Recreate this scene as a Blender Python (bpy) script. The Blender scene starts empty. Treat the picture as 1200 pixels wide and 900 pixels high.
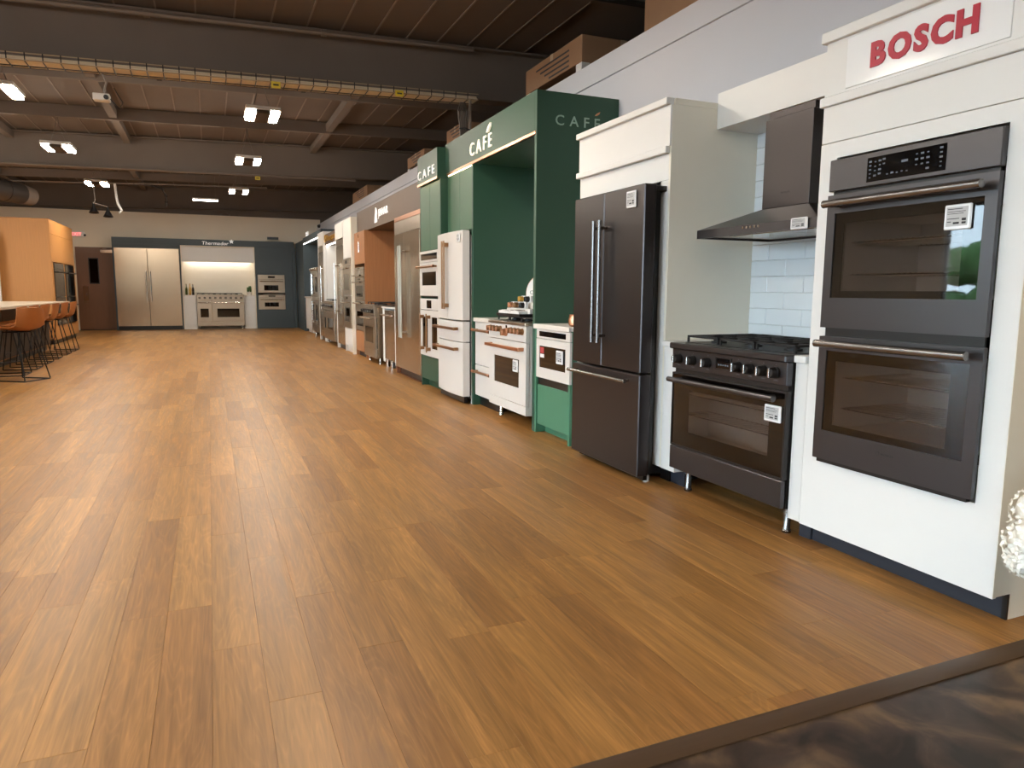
import bpy, bmesh, math, random
from mathutils import Vector, Matrix
random.seed(7)
R = math.radians
sc = bpy.context.scene
COL = sc.collection

# ------------------------------------------------------------------ camera
YAW, PIT, ROL, FPX, CAMH = 0.399383, 0.129783, 0.005934, 835.99, 1.2
_f = Vector((math.sin(YAW)*math.cos(PIT), math.cos(YAW)*math.cos(PIT), -math.sin(PIT)))
_r = Vector((math.cos(YAW), -math.sin(YAW), 0)); _u = _r.cross(_f)
_c, _s = math.cos(ROL), math.sin(ROL)
CR, CU = _c*_r + _s*_u, -_s*_r + _c*_u
cd = bpy.data.cameras.new('camera'); cam = bpy.data.objects.new('camera', cd); COL.objects.link(cam)
cd.sensor_width = 36; cd.lens = 36*FPX/1200; cd.clip_end = 200; cd.clip_start = .05
m3 = Matrix((CR, CU, -_f)).transposed()
cam.matrix_world = Matrix.Translation((0, 0, CAMH)) @ m3.to_4x4()
sc.camera = cam

# ------------------------------------------------------------------ world, light, exposure
W = bpy.data.worlds.new('daylight'); sc.world = W; W.use_nodes = True
bg = W.node_tree.nodes['Background']
bg.inputs[0].default_value = (.70, .85, 1.0, 1); bg.inputs[1].default_value = 17.5
LED_STRENGTH = 165.0
LED_COLOR = (1.0, .89, .75)
vs = sc.view_settings
vs.view_transform = 'Standard'; vs.look = 'None'; vs.gamma = 1; vs.exposure = 0.18; vs.use_curve_mapping = False
sc.cycles.max_bounces = 8; sc.cycles.sample_clamp_indirect = 8
sc.cycles.caustics_reflective = False; sc.cycles.caustics_refractive = False

# ------------------------------------------------------------------ materials
def lin(c):
    return tuple(((v/255)/12.92 if v/255 <= .04045 else ((v/255+.055)/1.055)**2.4) for v in c) + (1,)
MATS = {}
def mat(name, rgb, rough=.5, metal=0, var=.06, scale=6, stretch=(1, 1, 1), bump=0, spec=.5, rvar=0, coat=0):
    m = bpy.data.materials.new(name); m.use_nodes = True; nt = m.node_tree; N = nt.nodes; L = nt.links
    p = N['Principled BSDF']
    p.inputs['Roughness'].default_value = rough; p.inputs['Metallic'].default_value = metal
    p.inputs['Specular IOR Level'].default_value = spec
    p.inputs['Coat Weight'].default_value = coat
    tc = N.new('ShaderNodeTexCoord'); mp = N.new('ShaderNodeMapping'); mp.inputs['Scale'].default_value = stretch
    L.new(tc.outputs['Object'], mp.inputs[0])
    nz = N.new('ShaderNodeTexNoise'); nz.inputs['Scale'].default_value = scale; nz.inputs['Detail'].default_value = 4
    L.new(mp.outputs[0], nz.inputs[0])
    mx = N.new('ShaderNodeMix'); mx.data_type = 'RGBA'
    b = lin(rgb)
    mx.inputs[6].default_value = tuple(max(0, v*(1-var)) for v in b[:3])+(1,)
    mx.inputs[7].default_value = tuple(min(1, v*(1+var)) for v in b[:3])+(1,)
    L.new(nz.outputs[0], mx.inputs[0]); L.new(mx.outputs[2], p.inputs['Base Color'])
    if rvar:
        mr = N.new('ShaderNodeMapRange'); mr.inputs[3].default_value = rough-rvar; mr.inputs[4].default_value = rough+rvar
        L.new(nz.outputs[0], mr.inputs[0]); L.new(mr.outputs[0], p.inputs['Roughness'])
    if bump:
        bp = N.new('ShaderNodeBump'); bp.inputs['Strength'].default_value = bump; bp.inputs['Distance'].default_value = .01
        L.new(nz.outputs[0], bp.inputs['Height']); L.new(bp.outputs[0], p.inputs['Normal'])
    MATS[name] = m; return m
def emis(name, rgb, s):
    m = bpy.data.materials.new(name); m.use_nodes = True; nt = m.node_tree
    p = nt.nodes['Principled BSDF']; p.inputs['Base Color'].default_value = (.9, .9, .9, 1)
    p.inputs['Emission Color'].default_value = tuple(rgb)+(1,); p.inputs['Emission Strength'].default_value = s
    MATS[name] = m; return m
def glass(name, tint, rough=.02, ior=1.5, spec=(1, 1, 1)):
    m = bpy.data.materials.new(name); m.use_nodes = True; nt = m.node_tree; N = nt.nodes; L = nt.links
    N.remove(N['Principled BSDF'])
    t = N.new('ShaderNodeBsdfTransparent'); t.inputs[0].default_value = tuple(tint)+(1,)
    g = N.new('ShaderNodeBsdfGlossy'); g.inputs[0].default_value = tuple(spec)+(1,); g.inputs['Roughness'].default_value = rough
    fr = N.new('ShaderNodeFresnel'); fr.inputs[0].default_value = ior
    nz = N.new('ShaderNodeTexNoise'); nz.inputs['Scale'].default_value = 3
    ad = N.new('ShaderNodeMath'); ad.operation = 'MULTIPLY_ADD'; ad.inputs[1].default_value = .01
    L.new(nz.outputs[0], ad.inputs[0]); L.new(fr.outputs[0], ad.inputs[2])
    geo = N.new('ShaderNodeNewGeometry'); front = N.new('ShaderNodeMath'); front.operation = 'SUBTRACT'; front.inputs[0].default_value = 1; L.new(geo.outputs['Backfacing'], front.inputs[1])
    mu = N.new('ShaderNodeMath'); mu.operation = 'MULTIPLY'; L.new(ad.outputs[0], mu.inputs[0]); L.new(front.outputs[0], mu.inputs[1])   # reflect at the outer face only
    mx = N.new('ShaderNodeMixShader'); L.new(mu.outputs[0], mx.inputs[0]); L.new(t.outputs[0], mx.inputs[1]); L.new(g.outputs[0], mx.inputs[2])
    L.new(mx.outputs[0], N['Material Output'].inputs[0]); MATS[name] = m; return m

mat('white', (224, 223, 220), .42, var=.015); mat('white_gloss', (240, 240, 240), .12, var=.01)
mat('cabinet_side', (232, 226, 210), .5, var=.02)
mat('kick', (34, 38, 48), .5, var=.1)
mat('black_steel', (72, 68, 68), .30, .85, var=.04, scale=5, stretch=(260, 260, .8), rvar=.02)
mat('black_steel_h', (80, 78, 80), .30, .85, var=.03, scale=5, stretch=(.8, 260, 260), rvar=.015)
mat('handle_metal', (128, 125, 124), .24, .9, var=.03)
mat('steel', (176, 166, 152), .32, .95, var=.08, scale=5, stretch=(.5, 90, 90), rvar=.06)
mat('steel_v', (184, 168, 148), .22, .95, var=.10, scale=5, stretch=(90, 90, .5), rvar=.06)
mat('chrome', (220, 215, 208), .15, 1, var=.03)
mat('dark_metal', (60, 58, 58), .35, .8, var=.06)
mat('black', (14, 14, 16), .35, var=.15); mat('black_gloss', (10, 11, 14), .06, var=.1)
mat('iron', (26, 26, 28), .55, .2, var=.2, scale=30, bump=.1)
mat('cavity', (238, 232, 226), .5, .1, var=.1)
mat('green', (40, 75, 57), .5, var=.04)
mat('green_lite', (68, 120, 93), .5, var=.04); mat('green_mid', (62, 98, 74), .5, var=.04)
mat('copper', (196, 138, 104), .28, .9, var=.06, scale=8, stretch=(1, 60, 60))
mat('bronze', (150, 112, 80), .3, .9, var=.06)
mat('cafe_white', (208, 204, 199), .45, var=.012)
mat('stone', (226, 220, 212), .25, var=.05, scale=3); mat('stone_warm', (198, 186, 168), .3, var=.08, scale=4)
mat('slate_blue', (62, 74, 80), .5, var=.04); mat('taupe', (98, 82, 70), .6, var=.05)
mat('grey_wall', (198, 199, 206), .7, var=.03, scale=2, bump=.02)
mat('cream_wall', (236, 224, 204), .8, var=.04, scale=2)
mat('dark_paint', (112, 101, 92), .8, var=.12, scale=2); mat('deck', (104, 91, 81), .75, var=.16, scale=1.2)
mat('seam', (132, 120, 108), .6, var=.1); mat('pipe', (120, 110, 102), .45, .3, var=.08); mat('dark_pipe', (50, 45, 42), .6, .2, var=.1)
mat('tray', (176, 156, 128), .5, .2, var=.1); mat('cable', (226, 210, 182), .6, var=.1)
mat('walnut', (164, 112, 72), .5, var=.18, scale=5, stretch=(9, 9, .5), bump=.03)
mat('oak', (196, 138, 76), .5, var=.12, scale=5, stretch=(9, 9, .5), bump=.03)
mat('door_brown', (112, 74, 48), .4, var=.14, scale=4, stretch=(5, 5, .5))
mat('leather', (158, 96, 48), .48, var=.12, scale=14, bump=.08)
mat('cardboard', (150, 116, 88), .85, var=.12, scale=5); mat('foam', (214, 214, 214), .8, var=.03)
mat('tile', (222, 228, 232), .10, var=.02, scale=2); mat('grout', (206, 208, 208), .8, var=.05)
mat('red', (176, 18, 50), .4, var=.03); mat('cream_letter', (246, 232, 200), .5, var=.02)
mat('sage_letter', (150, 176, 160), .5, var=.03); mat('white_letter', (250, 250, 248), .5, var=.01)
mat('gold', (196, 152, 70), .35, .6, var=.06); mat('ink', (40, 40, 44), .6, var=.1); mat('mark', (92, 100, 112), .5, var=.1)
mat('grey_screen', (186, 186, 186), .5, var=.06, scale=20); mat('yellow', (220, 196, 60), .6, var=.05)
mat('island_dark', (46, 36, 30), .5, var=.1); mat('driver', (70, 56, 44), .7, var=.05); mat('petal', (244, 240, 230), .6, var=.05, scale=20); mat('leaf', (70, 104, 58), .6, var=.2, scale=10)
mat('plaster', (214, 206, 192), .8, var=.03); mat('asphalt', (120, 120, 122), .9, var=.15); mat('hedge', (66, 104, 48), .8, var=.3, scale=8)
mat('trim_brown', (78, 58, 40), .45, var=.15, scale=6, stretch=(.6, 20, 20)); mat('label_red', (170, 60, 60), .6, var=.05)
mat('stone_vein', (232, 222, 204), .3, var=.06, scale=2.5, stretch=(.5, 1, 2))
emis('led', LED_COLOR, LED_STRENGTH); emis('led_white', (1, .95, .85), 14.0); emis('led_warm', (1, .78, .50), 16.0)
emis('sign_white', (1, .98, .94), .35); emis('sign_cream', (1, .88, .66), .45); emis('exit_red', (1, .10, .12), 1.6)
emis('bulb', (1, .72, .40), 60.0); emis('sign_soft', (1, .97, .92), .4)
glass('oven_glass', (.60, .57, .55), ior=1.5); glass('window_glass', (.93, .96, .96)); glass('smoke_glass', (.05, .05, .055), ior=1.5)
glass('bottle_glass', (.35, .42, .25))

def plank_material(name, island):
    m = bpy.data.materials.new(name); m.use_nodes = True; nt = m.node_tree; N = nt.nodes; L = nt.links
    p = N['Principled BSDF']; p.inputs['Specular IOR Level'].default_value = .32
    if island:
        rnd = N.new('ShaderNodeNewGeometry').outputs['Random Per Island']
    else:
        rnd = N.new('ShaderNodeObjectInfo').outputs['Random']
    geo = N.new('ShaderNodeNewGeometry')
    off = N.new('ShaderNodeVectorMath'); off.operation = 'SCALE'; off.inputs[0].default_value = (37.3, 91.7, 13.1)
    L.new(rnd, off.inputs['Scale'])
    add = N.new('ShaderNodeVectorMath'); L.new(geo.outputs['Position'], add.inputs[0]); L.new(off.outputs[0], add.inputs[1])
    mp = N.new('ShaderNodeMapping'); mp.inputs['Scale'].default_value = (26, 1.3, 1); L.new(add.outputs[0], mp.inputs[0])
    n1 = N.new('ShaderNodeTexNoise'); n1.inputs['Scale'].default_value = 1.6; n1.inputs['Detail'].default_value = 6; n1.inputs['Distortion'].default_value = .7
    L.new(mp.outputs[0], n1.inputs[0])
    mp2 = N.new('ShaderNodeMapping'); mp2.inputs['Scale'].default_value = (7, .8, 1); L.new(add.outputs[0], mp2.inputs[0])
    n2 = N.new('ShaderNodeTexNoise'); n2.inputs['Scale'].default_value = 1; n2.inputs['Detail'].default_value = 2; n2.inputs['Distortion'].default_value = .6
    L.new(mp2.outputs[0], n2.inputs[0])
    wv = N.new('ShaderNodeMath'); wv.operation = 'MULTIPLY'; wv.inputs[1].default_value = 20; L.new(n2.outputs[0], wv.inputs[0])
    sn = N.new('ShaderNodeMath'); sn.operation = 'PINGPONG'; sn.inputs[1].default_value = .5; L.new(wv.outputs[0], sn.inputs[0])
    r0 = N.new('ShaderNodeValToRGB'); e = r0.color_ramp.elements
    e[0].position = 0; e[0].color = lin((156, 109, 58)); e[1].position = 1; e[1].color = lin((180, 131, 73))
    e2 = r0.color_ramp.elements.new(.5); e2.color = lin((170, 122, 66))
    L.new(rnd, r0.inputs[0])
    def mixmul(a, facsock, lo, hi):
        mr = N.new('ShaderNodeMapRange'); mr.inputs[1].default_value = .25; mr.inputs[2].default_value = .75
        mr.inputs[3].default_value = lo; mr.inputs[4].default_value = hi; L.new(facsock, mr.inputs[0])
        v = N.new('ShaderNodeVectorMath'); v.operation = 'SCALE'; L.new(a, v.inputs[0]); L.new(mr.outputs[0], v.inputs['Scale'])
        return v.outputs[0]
    mp3 = N.new('ShaderNodeMapping'); mp3.inputs['Scale'].default_value = (110, 5, 1); L.new(add.outputs[0], mp3.inputs[0])
    n3 = N.new('ShaderNodeTexNoise'); n3.inputs['Scale'].default_value = 1; n3.inputs['Detail'].default_value = 3; L.new(mp3.outputs[0], n3.inputs[0])
    c = mixmul(r0.outputs[0], n1.outputs[0], .70, 1.22)
    c = mixmul(c, sn.outputs[0], .84, 1.10)
    c = mixmul(c, n2.outputs[0], .80, 1.16)
    c = mixmul(c, n3.outputs[0], .84, 1.14)
    L.new(c, p.inputs['Base Color'])
    mr = N.new('ShaderNodeMapRange'); mr.inputs[3].default_value = .30; mr.inputs[4].default_value = .50; L.new(n1.outputs[0], mr.inputs[0]); L.new(mr.outputs[0], p.inputs['Roughness'])
    bp = N.new('ShaderNodeBump'); bp.inputs['Strength'].default_value = .12; bp.inputs['Distance'].default_value = .003
    L.new(n1.outputs[0], bp.inputs['Height']); L.new(bp.outputs[0], p.inputs['Normal'])
    MATS[name] = m
plank_material('plank', False); plank_material('plank_far', True)
def concrete():
    m = bpy.data.materials.new('concrete'); m.use_nodes = True; nt = m.node_tree; N = nt.nodes; L = nt.links
    p = N['Principled BSDF']; p.inputs['Roughness'].default_value = .42
    tc = N.new('ShaderNodeTexCoord'); n = N.new('ShaderNodeTexNoise'); n.inputs['Scale'].default_value = 5.5; n.inputs['Detail'].default_value = 10; n.inputs['Distortion'].default_value = .8
    L.new(tc.outputs['Object'], n.inputs[0])
    r = N.new('ShaderNodeValToRGB'); e = r.color_ramp.elements
    e[0].position = .36; e[0].color = lin((34, 25, 19)); e[1].position = .66; e[1].color = lin((112, 88, 64))
    x = e.new(.5); x.color = lin((66, 50, 40)); L.new(n.outputs[0], r.inputs[0]); L.new(r.outputs[0], p.inputs['Base Color'])
    MATS['concrete'] = m
concrete()

# ------------------------------------------------------------------ mesh helpers
class MB:
    def __init__(s): s.bm = bmesh.new()
    def box(s, x0, x1, y0, y1, z0, z1, bev=0, seg=1):
        a = [s.bm.verts.new((x, y, z)) for x in (x0, x1) for y in (y0, y1) for z in (z0, z1)]
        fs = [s.bm.faces.new([a[i] for i in q]) for q in ((0, 1, 3, 2), (4, 6, 7, 5), (0, 4, 5, 1), (2, 3, 7, 6), (0, 2, 6, 4), (1, 5, 7, 3))]
        if bev:
            es = list({e for f in fs for e in f.edges})
            bmesh.ops.bevel(s.bm, geom=es, offset=min(bev, .45*min(x1-x0, y1-y0, z1-z0)), segments=seg, affect='EDGES', profile=.5)
        return s
    def ring(s, x0, x1, y0, y1, z0, z1, a0, a1, c0, c1, bev=0):
        V = {}
        for k, (X0, X1, Z0, Z1) in enumerate(((x0, x1, z0, z1), (a0, a1, c0, c1))):
            for j, y in enumerate((y0, y1)):
                V[k, j] = [s.bm.verts.new(p) for p in ((X0, y, Z0), (X1, y, Z0), (X1, y, Z1), (X0, y, Z1))]
        fs = []
        for i in range(4):
            n = (i+1) % 4
            for q in ((V[0, 0][i], V[0, 0][n], V[1, 0][n], V[1, 0][i]), (V[0, 1][n], V[0, 1][i], V[1, 1][i], V[1, 1][n]),
                      (V[0, 0][n], V[0, 0][i], V[0, 1][i], V[0, 1][n]), (V[1, 0][i], V[1, 0][n], V[1, 1][n], V[1, 1][i])):
                fs.append(s.bm.faces.new(q))
        if bev:
            es = [e for e in {e for f in fs for e in f.edges} if len(e.link_faces) == 2 and e.calc_face_angle(0) > .5]
            bmesh.ops.bevel(s.bm, geom=es, offset=bev, segments=1, affect='EDGES')
        return s
    def prism(s, poly, axis, lo, hi):
        def P(a, b, c): return {'x': (c, a, b), 'y': (a, c, b), 'z': (a, b, c)}[axis]
        A = [s.bm.verts.new(P(a, b, lo)) for a, b in poly]; B = [s.bm.verts.new(P(a, b, hi)) for a, b in poly]
        n = len(poly)
        s.bm.faces.new(A); s.bm.faces.new(B[::-1])
        for i in range(n): s.bm.faces.new((A[i], B[i], B[(i+1) % n], A[(i+1) % n]))
        return s
    def tube(s, pts, r, n=8, close=False):
        pts = [Vector(p) for p in pts]; rings = []
        rr = r if isinstance(r, (list, tuple)) else [r]*len(pts)
        for i, p in enumerate(pts):
            a = pts[i-1] if (i > 0 or close) else p; b = pts[(i+1) % len(pts)] if (i < len(pts)-1 or close) else p
            d = (b-a).normalized()
            up = Vector((0, 0, 1)) if abs(d.z) < .9 else Vector((0, 1, 0))
            u = d.cross(up).normalized(); v = d.cross(u)
            rings.append([s.bm.verts.new(p + rr[i]*(math.cos(2*math.pi*k/n)*u + math.sin(2*math.pi*k/n)*v)) for k in range(n)])
        m = len(rings)
        for i in range(m if close else m-1):
            A, B = rings[i], rings[(i+1) % m]
            for k in range(n): s.bm.faces.new((A[k], A[(k+1) % n], B[(k+1) % n], B[k]))
        if not close:
            s.bm.faces.new(rings[0][::-1]); s.bm.faces.new(rings[-1])
        return s
    def cyl(s, p0, p1, r, n=16, r2=None): return s.tube([p0, p1], [r, r if r2 is None else r2], n)
    def lathe(s, prof, c=(0, 0, 0), n=20):
        rings = [[s.bm.verts.new((c[0]+r*math.cos(2*math.pi*k/n), c[1]+r*math.sin(2*math.pi*k/n), c[2]+z)) for k in range(n)] for r, z in prof]
        for A, B in zip(rings, rings[1:]):
            for k in range(n): s.bm.faces.new((A[k], A[(k+1) % n], B[(k+1) % n], B[k]))
        s.bm.faces.new(rings[0][::-1]); s.bm.faces.new(rings[-1]); return s
    def ball(s, c, r, sc_=(1, 1, 1), u=12, v=8):
        bmesh.ops.create_uvsphere(s.bm, u_segments=u, v_segments=v, radius=r, matrix=Matrix.Translation(c) @ Matrix.Diagonal((*sc_, 1)))
        return s
    def build(s, name, m, parent=None, smooth=True, xf=None):
        bmesh.ops.recalc_face_normals(s.bm, faces=s.bm.faces)
        me = bpy.data.meshes.new(name); s.bm.to_mesh(me); s.bm.free()
        me.materials.append(MATS[m])
        if smooth:
            me.shade_smooth(); me.set_sharp_from_angle(angle=R(35))
        o = bpy.data.objects.new(name, me); COL.objects.link(o)
        if parent: o.parent = parent
        if xf is not None: o.matrix_local = xf
        return o
def bx(name, m, parent, x0, x1, y0, y1, z0, z1, bev=.002): return MB().box(x0, x1, y0, y1, z0, z1, bev).build(name, m, parent)
def tag(o, label, cat, group=None, kind=None):
    if label: o['label'] = label
    if cat: o['category'] = cat
    if group: o['group'] = group
    if kind: o['kind'] = kind
    return o
def thing(name, label, cat, loc=(0, 0, 0), rz=0, group=None):
    o = bpy.data.objects.new(name, None); COL.objects.link(o); o.empty_display_size = .1
    o.location = loc; o.rotation_euler = (0, 0, R(rz)); return tag(o, label, cat, group)
def struct(o, label, cat=None): return tag(o, label, cat, None, 'structure')
def rt(name, label, cat, xf, yc, z=0, group=None): return thing(name, label, cat, (xf, yc, z), -90, group)   # front faces -x; local x = yc - world y
def copy_tree(o, parent=None):
    c = o.copy(); COL.objects.link(c); c.parent = parent
    for ch in list(o.children): copy_tree(ch, c)
    return c

# ------------------------------------------------------------------ lettering
GL = {}
def glyph(ch, bold):
    k = (ch, bold)
    if k not in GL:
        cu = bpy.data.curves.new('glyph', 'FONT'); cu.body = ch; cu.size = 1; cu.extrude = .5; cu.offset = bold; cu.resolution_u = 3
        ob = bpy.data.objects.new('glyph', cu); COL.objects.link(ob)
        bpy.context.view_layer.update()
        me = bpy.data.meshes.new_from_object(ob.evaluated_get(bpy.context.evaluated_depsgraph_get()))
        bpy.data.objects.remove(ob); bpy.data.curves.remove(cu)
        vs_ = [v.co.copy() for v in me.vertices]; fs_ = [tuple(p.vertices) for p in me.polygons]
        bpy.data.meshes.remove(me)
        x0 = min(v.x for v in vs_); x1 = max(v.x for v in vs_); y0 = min(v.y for v in vs_); y1 = max(v.y for v in vs_)
        GL[k] = (vs_, fs_, x0, x1, y0, y1)
    return GL[k]
def letters(parent, txt, x0, x1, z0, z1, y, depth, m, gap=.12, bold=0.0, joined=False, name='letter', shear=0):
    # caps height fills z0..z1 ; text stretched to x0..x1
    gs = [glyph(c, bold) if c != ' ' else None for c in txt]
    H = glyph('H', bold); cap = H[5]-H[4]; base = H[4]
    ws = [(g[3]-g[2]) if g else .25 for g in gs]
    tot = sum(ws) + gap*(len(ws)-1); sx = (x1-x0)/tot; sz = (z1-z0)/cap
    out = []; cx = 0; bm_all = MB() if joined else None
    for g, w in zip(gs, ws):
        if g:
            mb = bm_all or MB()
            vv = [mb.bm.verts.new((x0 + (cx + v.x-g[2])*sx + shear*((v.y-base)*sz), y - depth*(v.z+.5), z0 + (v.y-base)*sz)) for v in g[0]]
            for f in g[1]:
                try: mb.bm.faces.new([vv[i] for i in f])
                except ValueError: pass
            if not joined: out.append(mb.build(name, m, parent, False))
        cx += w + gap
    if joined: out.append(bm_all.build('lettering', m, parent, False))
    return out

# ------------------------------------------------------------------ appliance pieces (local frame: front faces -y)
def bar_handle(parent, p0, p1, y, off, r, m, name='handle', endm=None):
    """bar from p0 to p1 (x,z pairs) standing off the surface at y"""
    (ax, az), (bx_, bz) = p0, p1; mb = MB()
    mb.cyl((ax, y-off, az), (bx_, y-off, bz), r, 12)
    for t in (.06, .94):
        x = ax+(bx_-ax)*t; z = az+(bz-az)*t
        mb.cyl((x, y-off, z), (x, y+.004, z), r*.8, 8)
    h = mb.build(name, m, parent)
    if endm:
        for (x, z), (x2, z2) in ((p0, p1), (p1, p0)):
            d = Vector((x2-x, 0, z2-z)).normalized()*.05
            MB().cyl((x, y-off, z), (x+d.x, y-off, z+d.z), r*1.18, 12).build('handle_end', endm, h)
    return h
def flat_handle(parent, p0, p1, y, off, w, m, name='handle'):
    (ax, az), (bx_, bz) = p0, p1; mb = MB(); t = .012
    if abs(az-bz) > abs(ax-bx_):
        mb.box(ax-w/2, ax+w/2, y-off-t, y-off, min(az, bz), max(az, bz), .003)
        for z in (min(az, bz)+.02, max(az, bz)-.06): mb.box(ax-w/2, ax+w/2, y-off-.002, y+.003, z, z+.04, .002)
    else:
        mb.box(min(ax, bx_), max(ax, bx_), y-off-t, y-off, az-w/2, az+w/2, .003)
        for x in (min(ax, bx_)+.02, max(ax, bx_)-.06): mb.box(x, x+.04, y-off-.002, y+.003, az-w/2, az+w/2, .002)
    return mb.build(name, m, parent)
def price_tag(parent, x0, x1, z0, z1, y):
    t = bx('price_tag', 'white_gloss', parent, x0, x1, y-.012, y, z0, z1, .004); t['label'] = 'white electronic price tag'
    w, h = x1-x0, z1-z0
    bx('screen', 'grey_screen', t, x0+.1*w, x1-.1*w, y-.0135, y-.011, z0+.14*h, z1-.1*h, 0)
    mb = MB()
    for a, b, c, d in ((.15, .7, .80, .83), (.15, .82, .70, .72), (.15, .75, .62, .64), (.15, .6, .42, .45), (.15, .3, .30, .33), (.38, .6, .22, .30), (.70, .85, .22, .30), (.70, .85, .34, .44)):
        mb.box(x0+a*w, x0+b*w, y-.0145, y-.013, z0+c*h, z0+d*h)
    mb.build('print', 'ink', t, False); return t
def cavity(parent, x0, x1, y0, y1, z0, z1, racks=(), m='cavity', t=.01):
    mb = MB(); mb.box(x0-t, x0, y0, y1, z0-t, z1+t); mb.box(x1, x1+t, y0, y1, z0-t, z1+t); mb.box(x0, x1, y0, y1, z0-t, z0)
    mb.box(x0, x1, y0, y1, z1, z1+t); mb.box(x0-t, x1+t, y1, y1+t, z0-t, z1+t)
    c = mb.build('oven_cavity', m, parent, False)
    for z in racks:
        k = MB()
        k.tube([(x0+.01, y0+.03, z), (x1-.01, y0+.03, z), (x1-.01, y1-.02, z), (x0+.01, y1-.02, z)], .003, 6, True)
        n = 22
        for i in range(1, n): k.tube([(x0+(x1-x0)*i/n, y0+.024, z+.004), (x0+(x1-x0)*i/n, y1-.02, z+.004)], .0022, 5)
        k.build('oven_rack', 'chrome', c)
    return c
def oven_door(parent, x0, x1, z0, z1, y, th, win, fm, name='oven_door', gm='oven_glass', inset=.004):
    d = MB().ring(x0, x1, y, y+th, z0, z1, *win, bev=.003).build(name, fm, parent, False)
    bx('window_pane', gm, d, win[0]-.001, win[1]+.001, y+inset, y+inset+.004, win[2]-.001, win[3]+.001, 0)
    return d
def knob(parent, x, z, y, r, dep, m, capm=None):
    mb = MB(); mb.cyl((x, y+.001, z), (x, y-.012, z), r*1.12, 18); mb.tube([(x, y-.012, z), (x, y-dep+.004, z), (x, y-dep, z)], [r, r*.92, r*.8], 18)
    k = mb.build('knob', m, parent)
    MB().box(x-r*.16, x+r*.16, y-dep-.008, y-dep+.002, z-r*.85, z+r*.85, .002).build('knob_grip', capm or m, k)
    return k
def burner_grate(parent, x0, x1, y0, y1, z, m='iron'):
    mb = MB(); h = .012; w = .012
    for x in (x0, x1-w): mb.box(x, x+w, y0, y1, z, z+h, .002)
    for y in (y0, y1-w, (y0+y1-w)/2): mb.box(x0, x1, y, y+w, z, z+h, .002)
    xc = (x0+x1)/2
    mb.box(xc-w/2, xc+w/2, y0, y1, z, z+h, .002)
    for x in (x0, x1-w):
        for y in (y0, y1-w): mb.box(x, x+w, y, y+w, z-.028, z, .001)
    for f in (.25, .75):
        yy = y0+(y1-y0)*f
        mb.box(x0, x0+(x1-x0)*.36, yy-w/2, yy+w/2, z, z+h, .002); mb.box(x1-(x1-x0)*.36, x1, yy-w/2, yy+w/2, z, z+h, .002)
    g = mb.build('grate', m, parent)
    for f in (.25, .75):
        yy = y0+(y1-y0)*f
        MB().lathe([(.045, 0), (.045, .01), (.032, .012), (.032, .02), (.02, .022)], (xc, yy, z-.028), 16).build('burner', m, g)
    return g
def base_box(parent, name, m, x0, x1, y0, y1, z0, z1, bev=.002): return bx(name, m, parent, x0, x1, y0, y1, z0, z1, bev)

# ------------------------------------------------------------------ THE SETTING
PW, PL, FY0, FY1, FX0, FX1 = .152, 1.22, 1.475, 23.88, -9.0, 3.3
fl = struct(bx('floor', 'kick', None, FX0, 3.38, FY0, 23.98, -.05, -.0085, 0), 'oak plank floor of the showroom')
plank_me = {}
def plank_mesh(L_):
    k = round(L_, 4)
    if k not in plank_me:
        mb = MB(); mb.box(-PW/2+.0002, PW/2-.0002, -L_/2+.0002, L_/2-.0002, -.008, 0, .0006)
        bmesh.ops.recalc_face_normals(mb.bm, faces=mb.bm.faces)
        me = bpy.data.meshes.new('plank'); mb.bm.to_mesh(me); mb.bm.free(); me.materials.append(MATS['plank']); plank_me[k] = me
    return plank_me[k]
pl = []
nc = int((FX1-FX0)/PW)
for i in range(nc):
    xc = FX1 - PW*(i+.5); y = FY0 - random.choice([.17, .39, .61, .83, 1.05]) - random.random()*.12
    while y < FY1:
        a, b = max(y, FY0), min(y+PL, FY1)
        if b-a > .04: pl.append((xc, (a+b)/2, b-a))
        y += PL
def proj(p):
    d = Vector(p)-Vector((0, 0, CAMH)); w = d.dot(_f)
    return (600+FPX*d.dot(CR)/w, 450-FPX*d.dot(CU)/w, w) if w > .1 else (-9e9, 0, 1)
def vis(p):
    for dy in (-p[2]/2, 0, p[2]/2):
        X, Y, w = proj((p[0], p[1]+dy, 0))
        if -30 < X < 1230 and Y < 930: return True
    return False
pl.sort(key=lambda p: (not vis(p), p[0]**2+p[1]**2))
for xc, yc, L_ in pl[:300]:
    o = bpy.data.objects.new('plank', plank_mesh(L_)); COL.objects.link(o); o.parent = fl; o.location = (xc, yc, random.uniform(-.0002, .0002))
mb = MB()
for xc, yc, L_ in pl[300:]: mb.box(xc-PW/2+.0002, xc+PW/2-.0002, yc-L_/2+.0002, yc+L_/2-.0002, -.008, 0)
o = mb.build('distant_planks', 'plank_far', fl, False); o['kind'] = 'stuff'
struct(MB().prism([(1.410, -.012), (1.410, -.004), (1.425, 0), (1.468, .006), (1.4745, .004), (1.4745, -.012)], 'x', FX0, 6).build('trim_1', 'trim_brown'), 'dark brown transition strip at the edge of the plank floor')
struct(bx('floor_concrete', 'concrete', None, FX0, 9, -9, 1.4105, -.05, -.0085, 0), 'dark stained concrete floor')
struct(bx('floor_storage', 'concrete', None, 3.385, 9, 1.48, 24, -.05, -.0085, 0), 'concrete floor behind the display wall')
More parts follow.
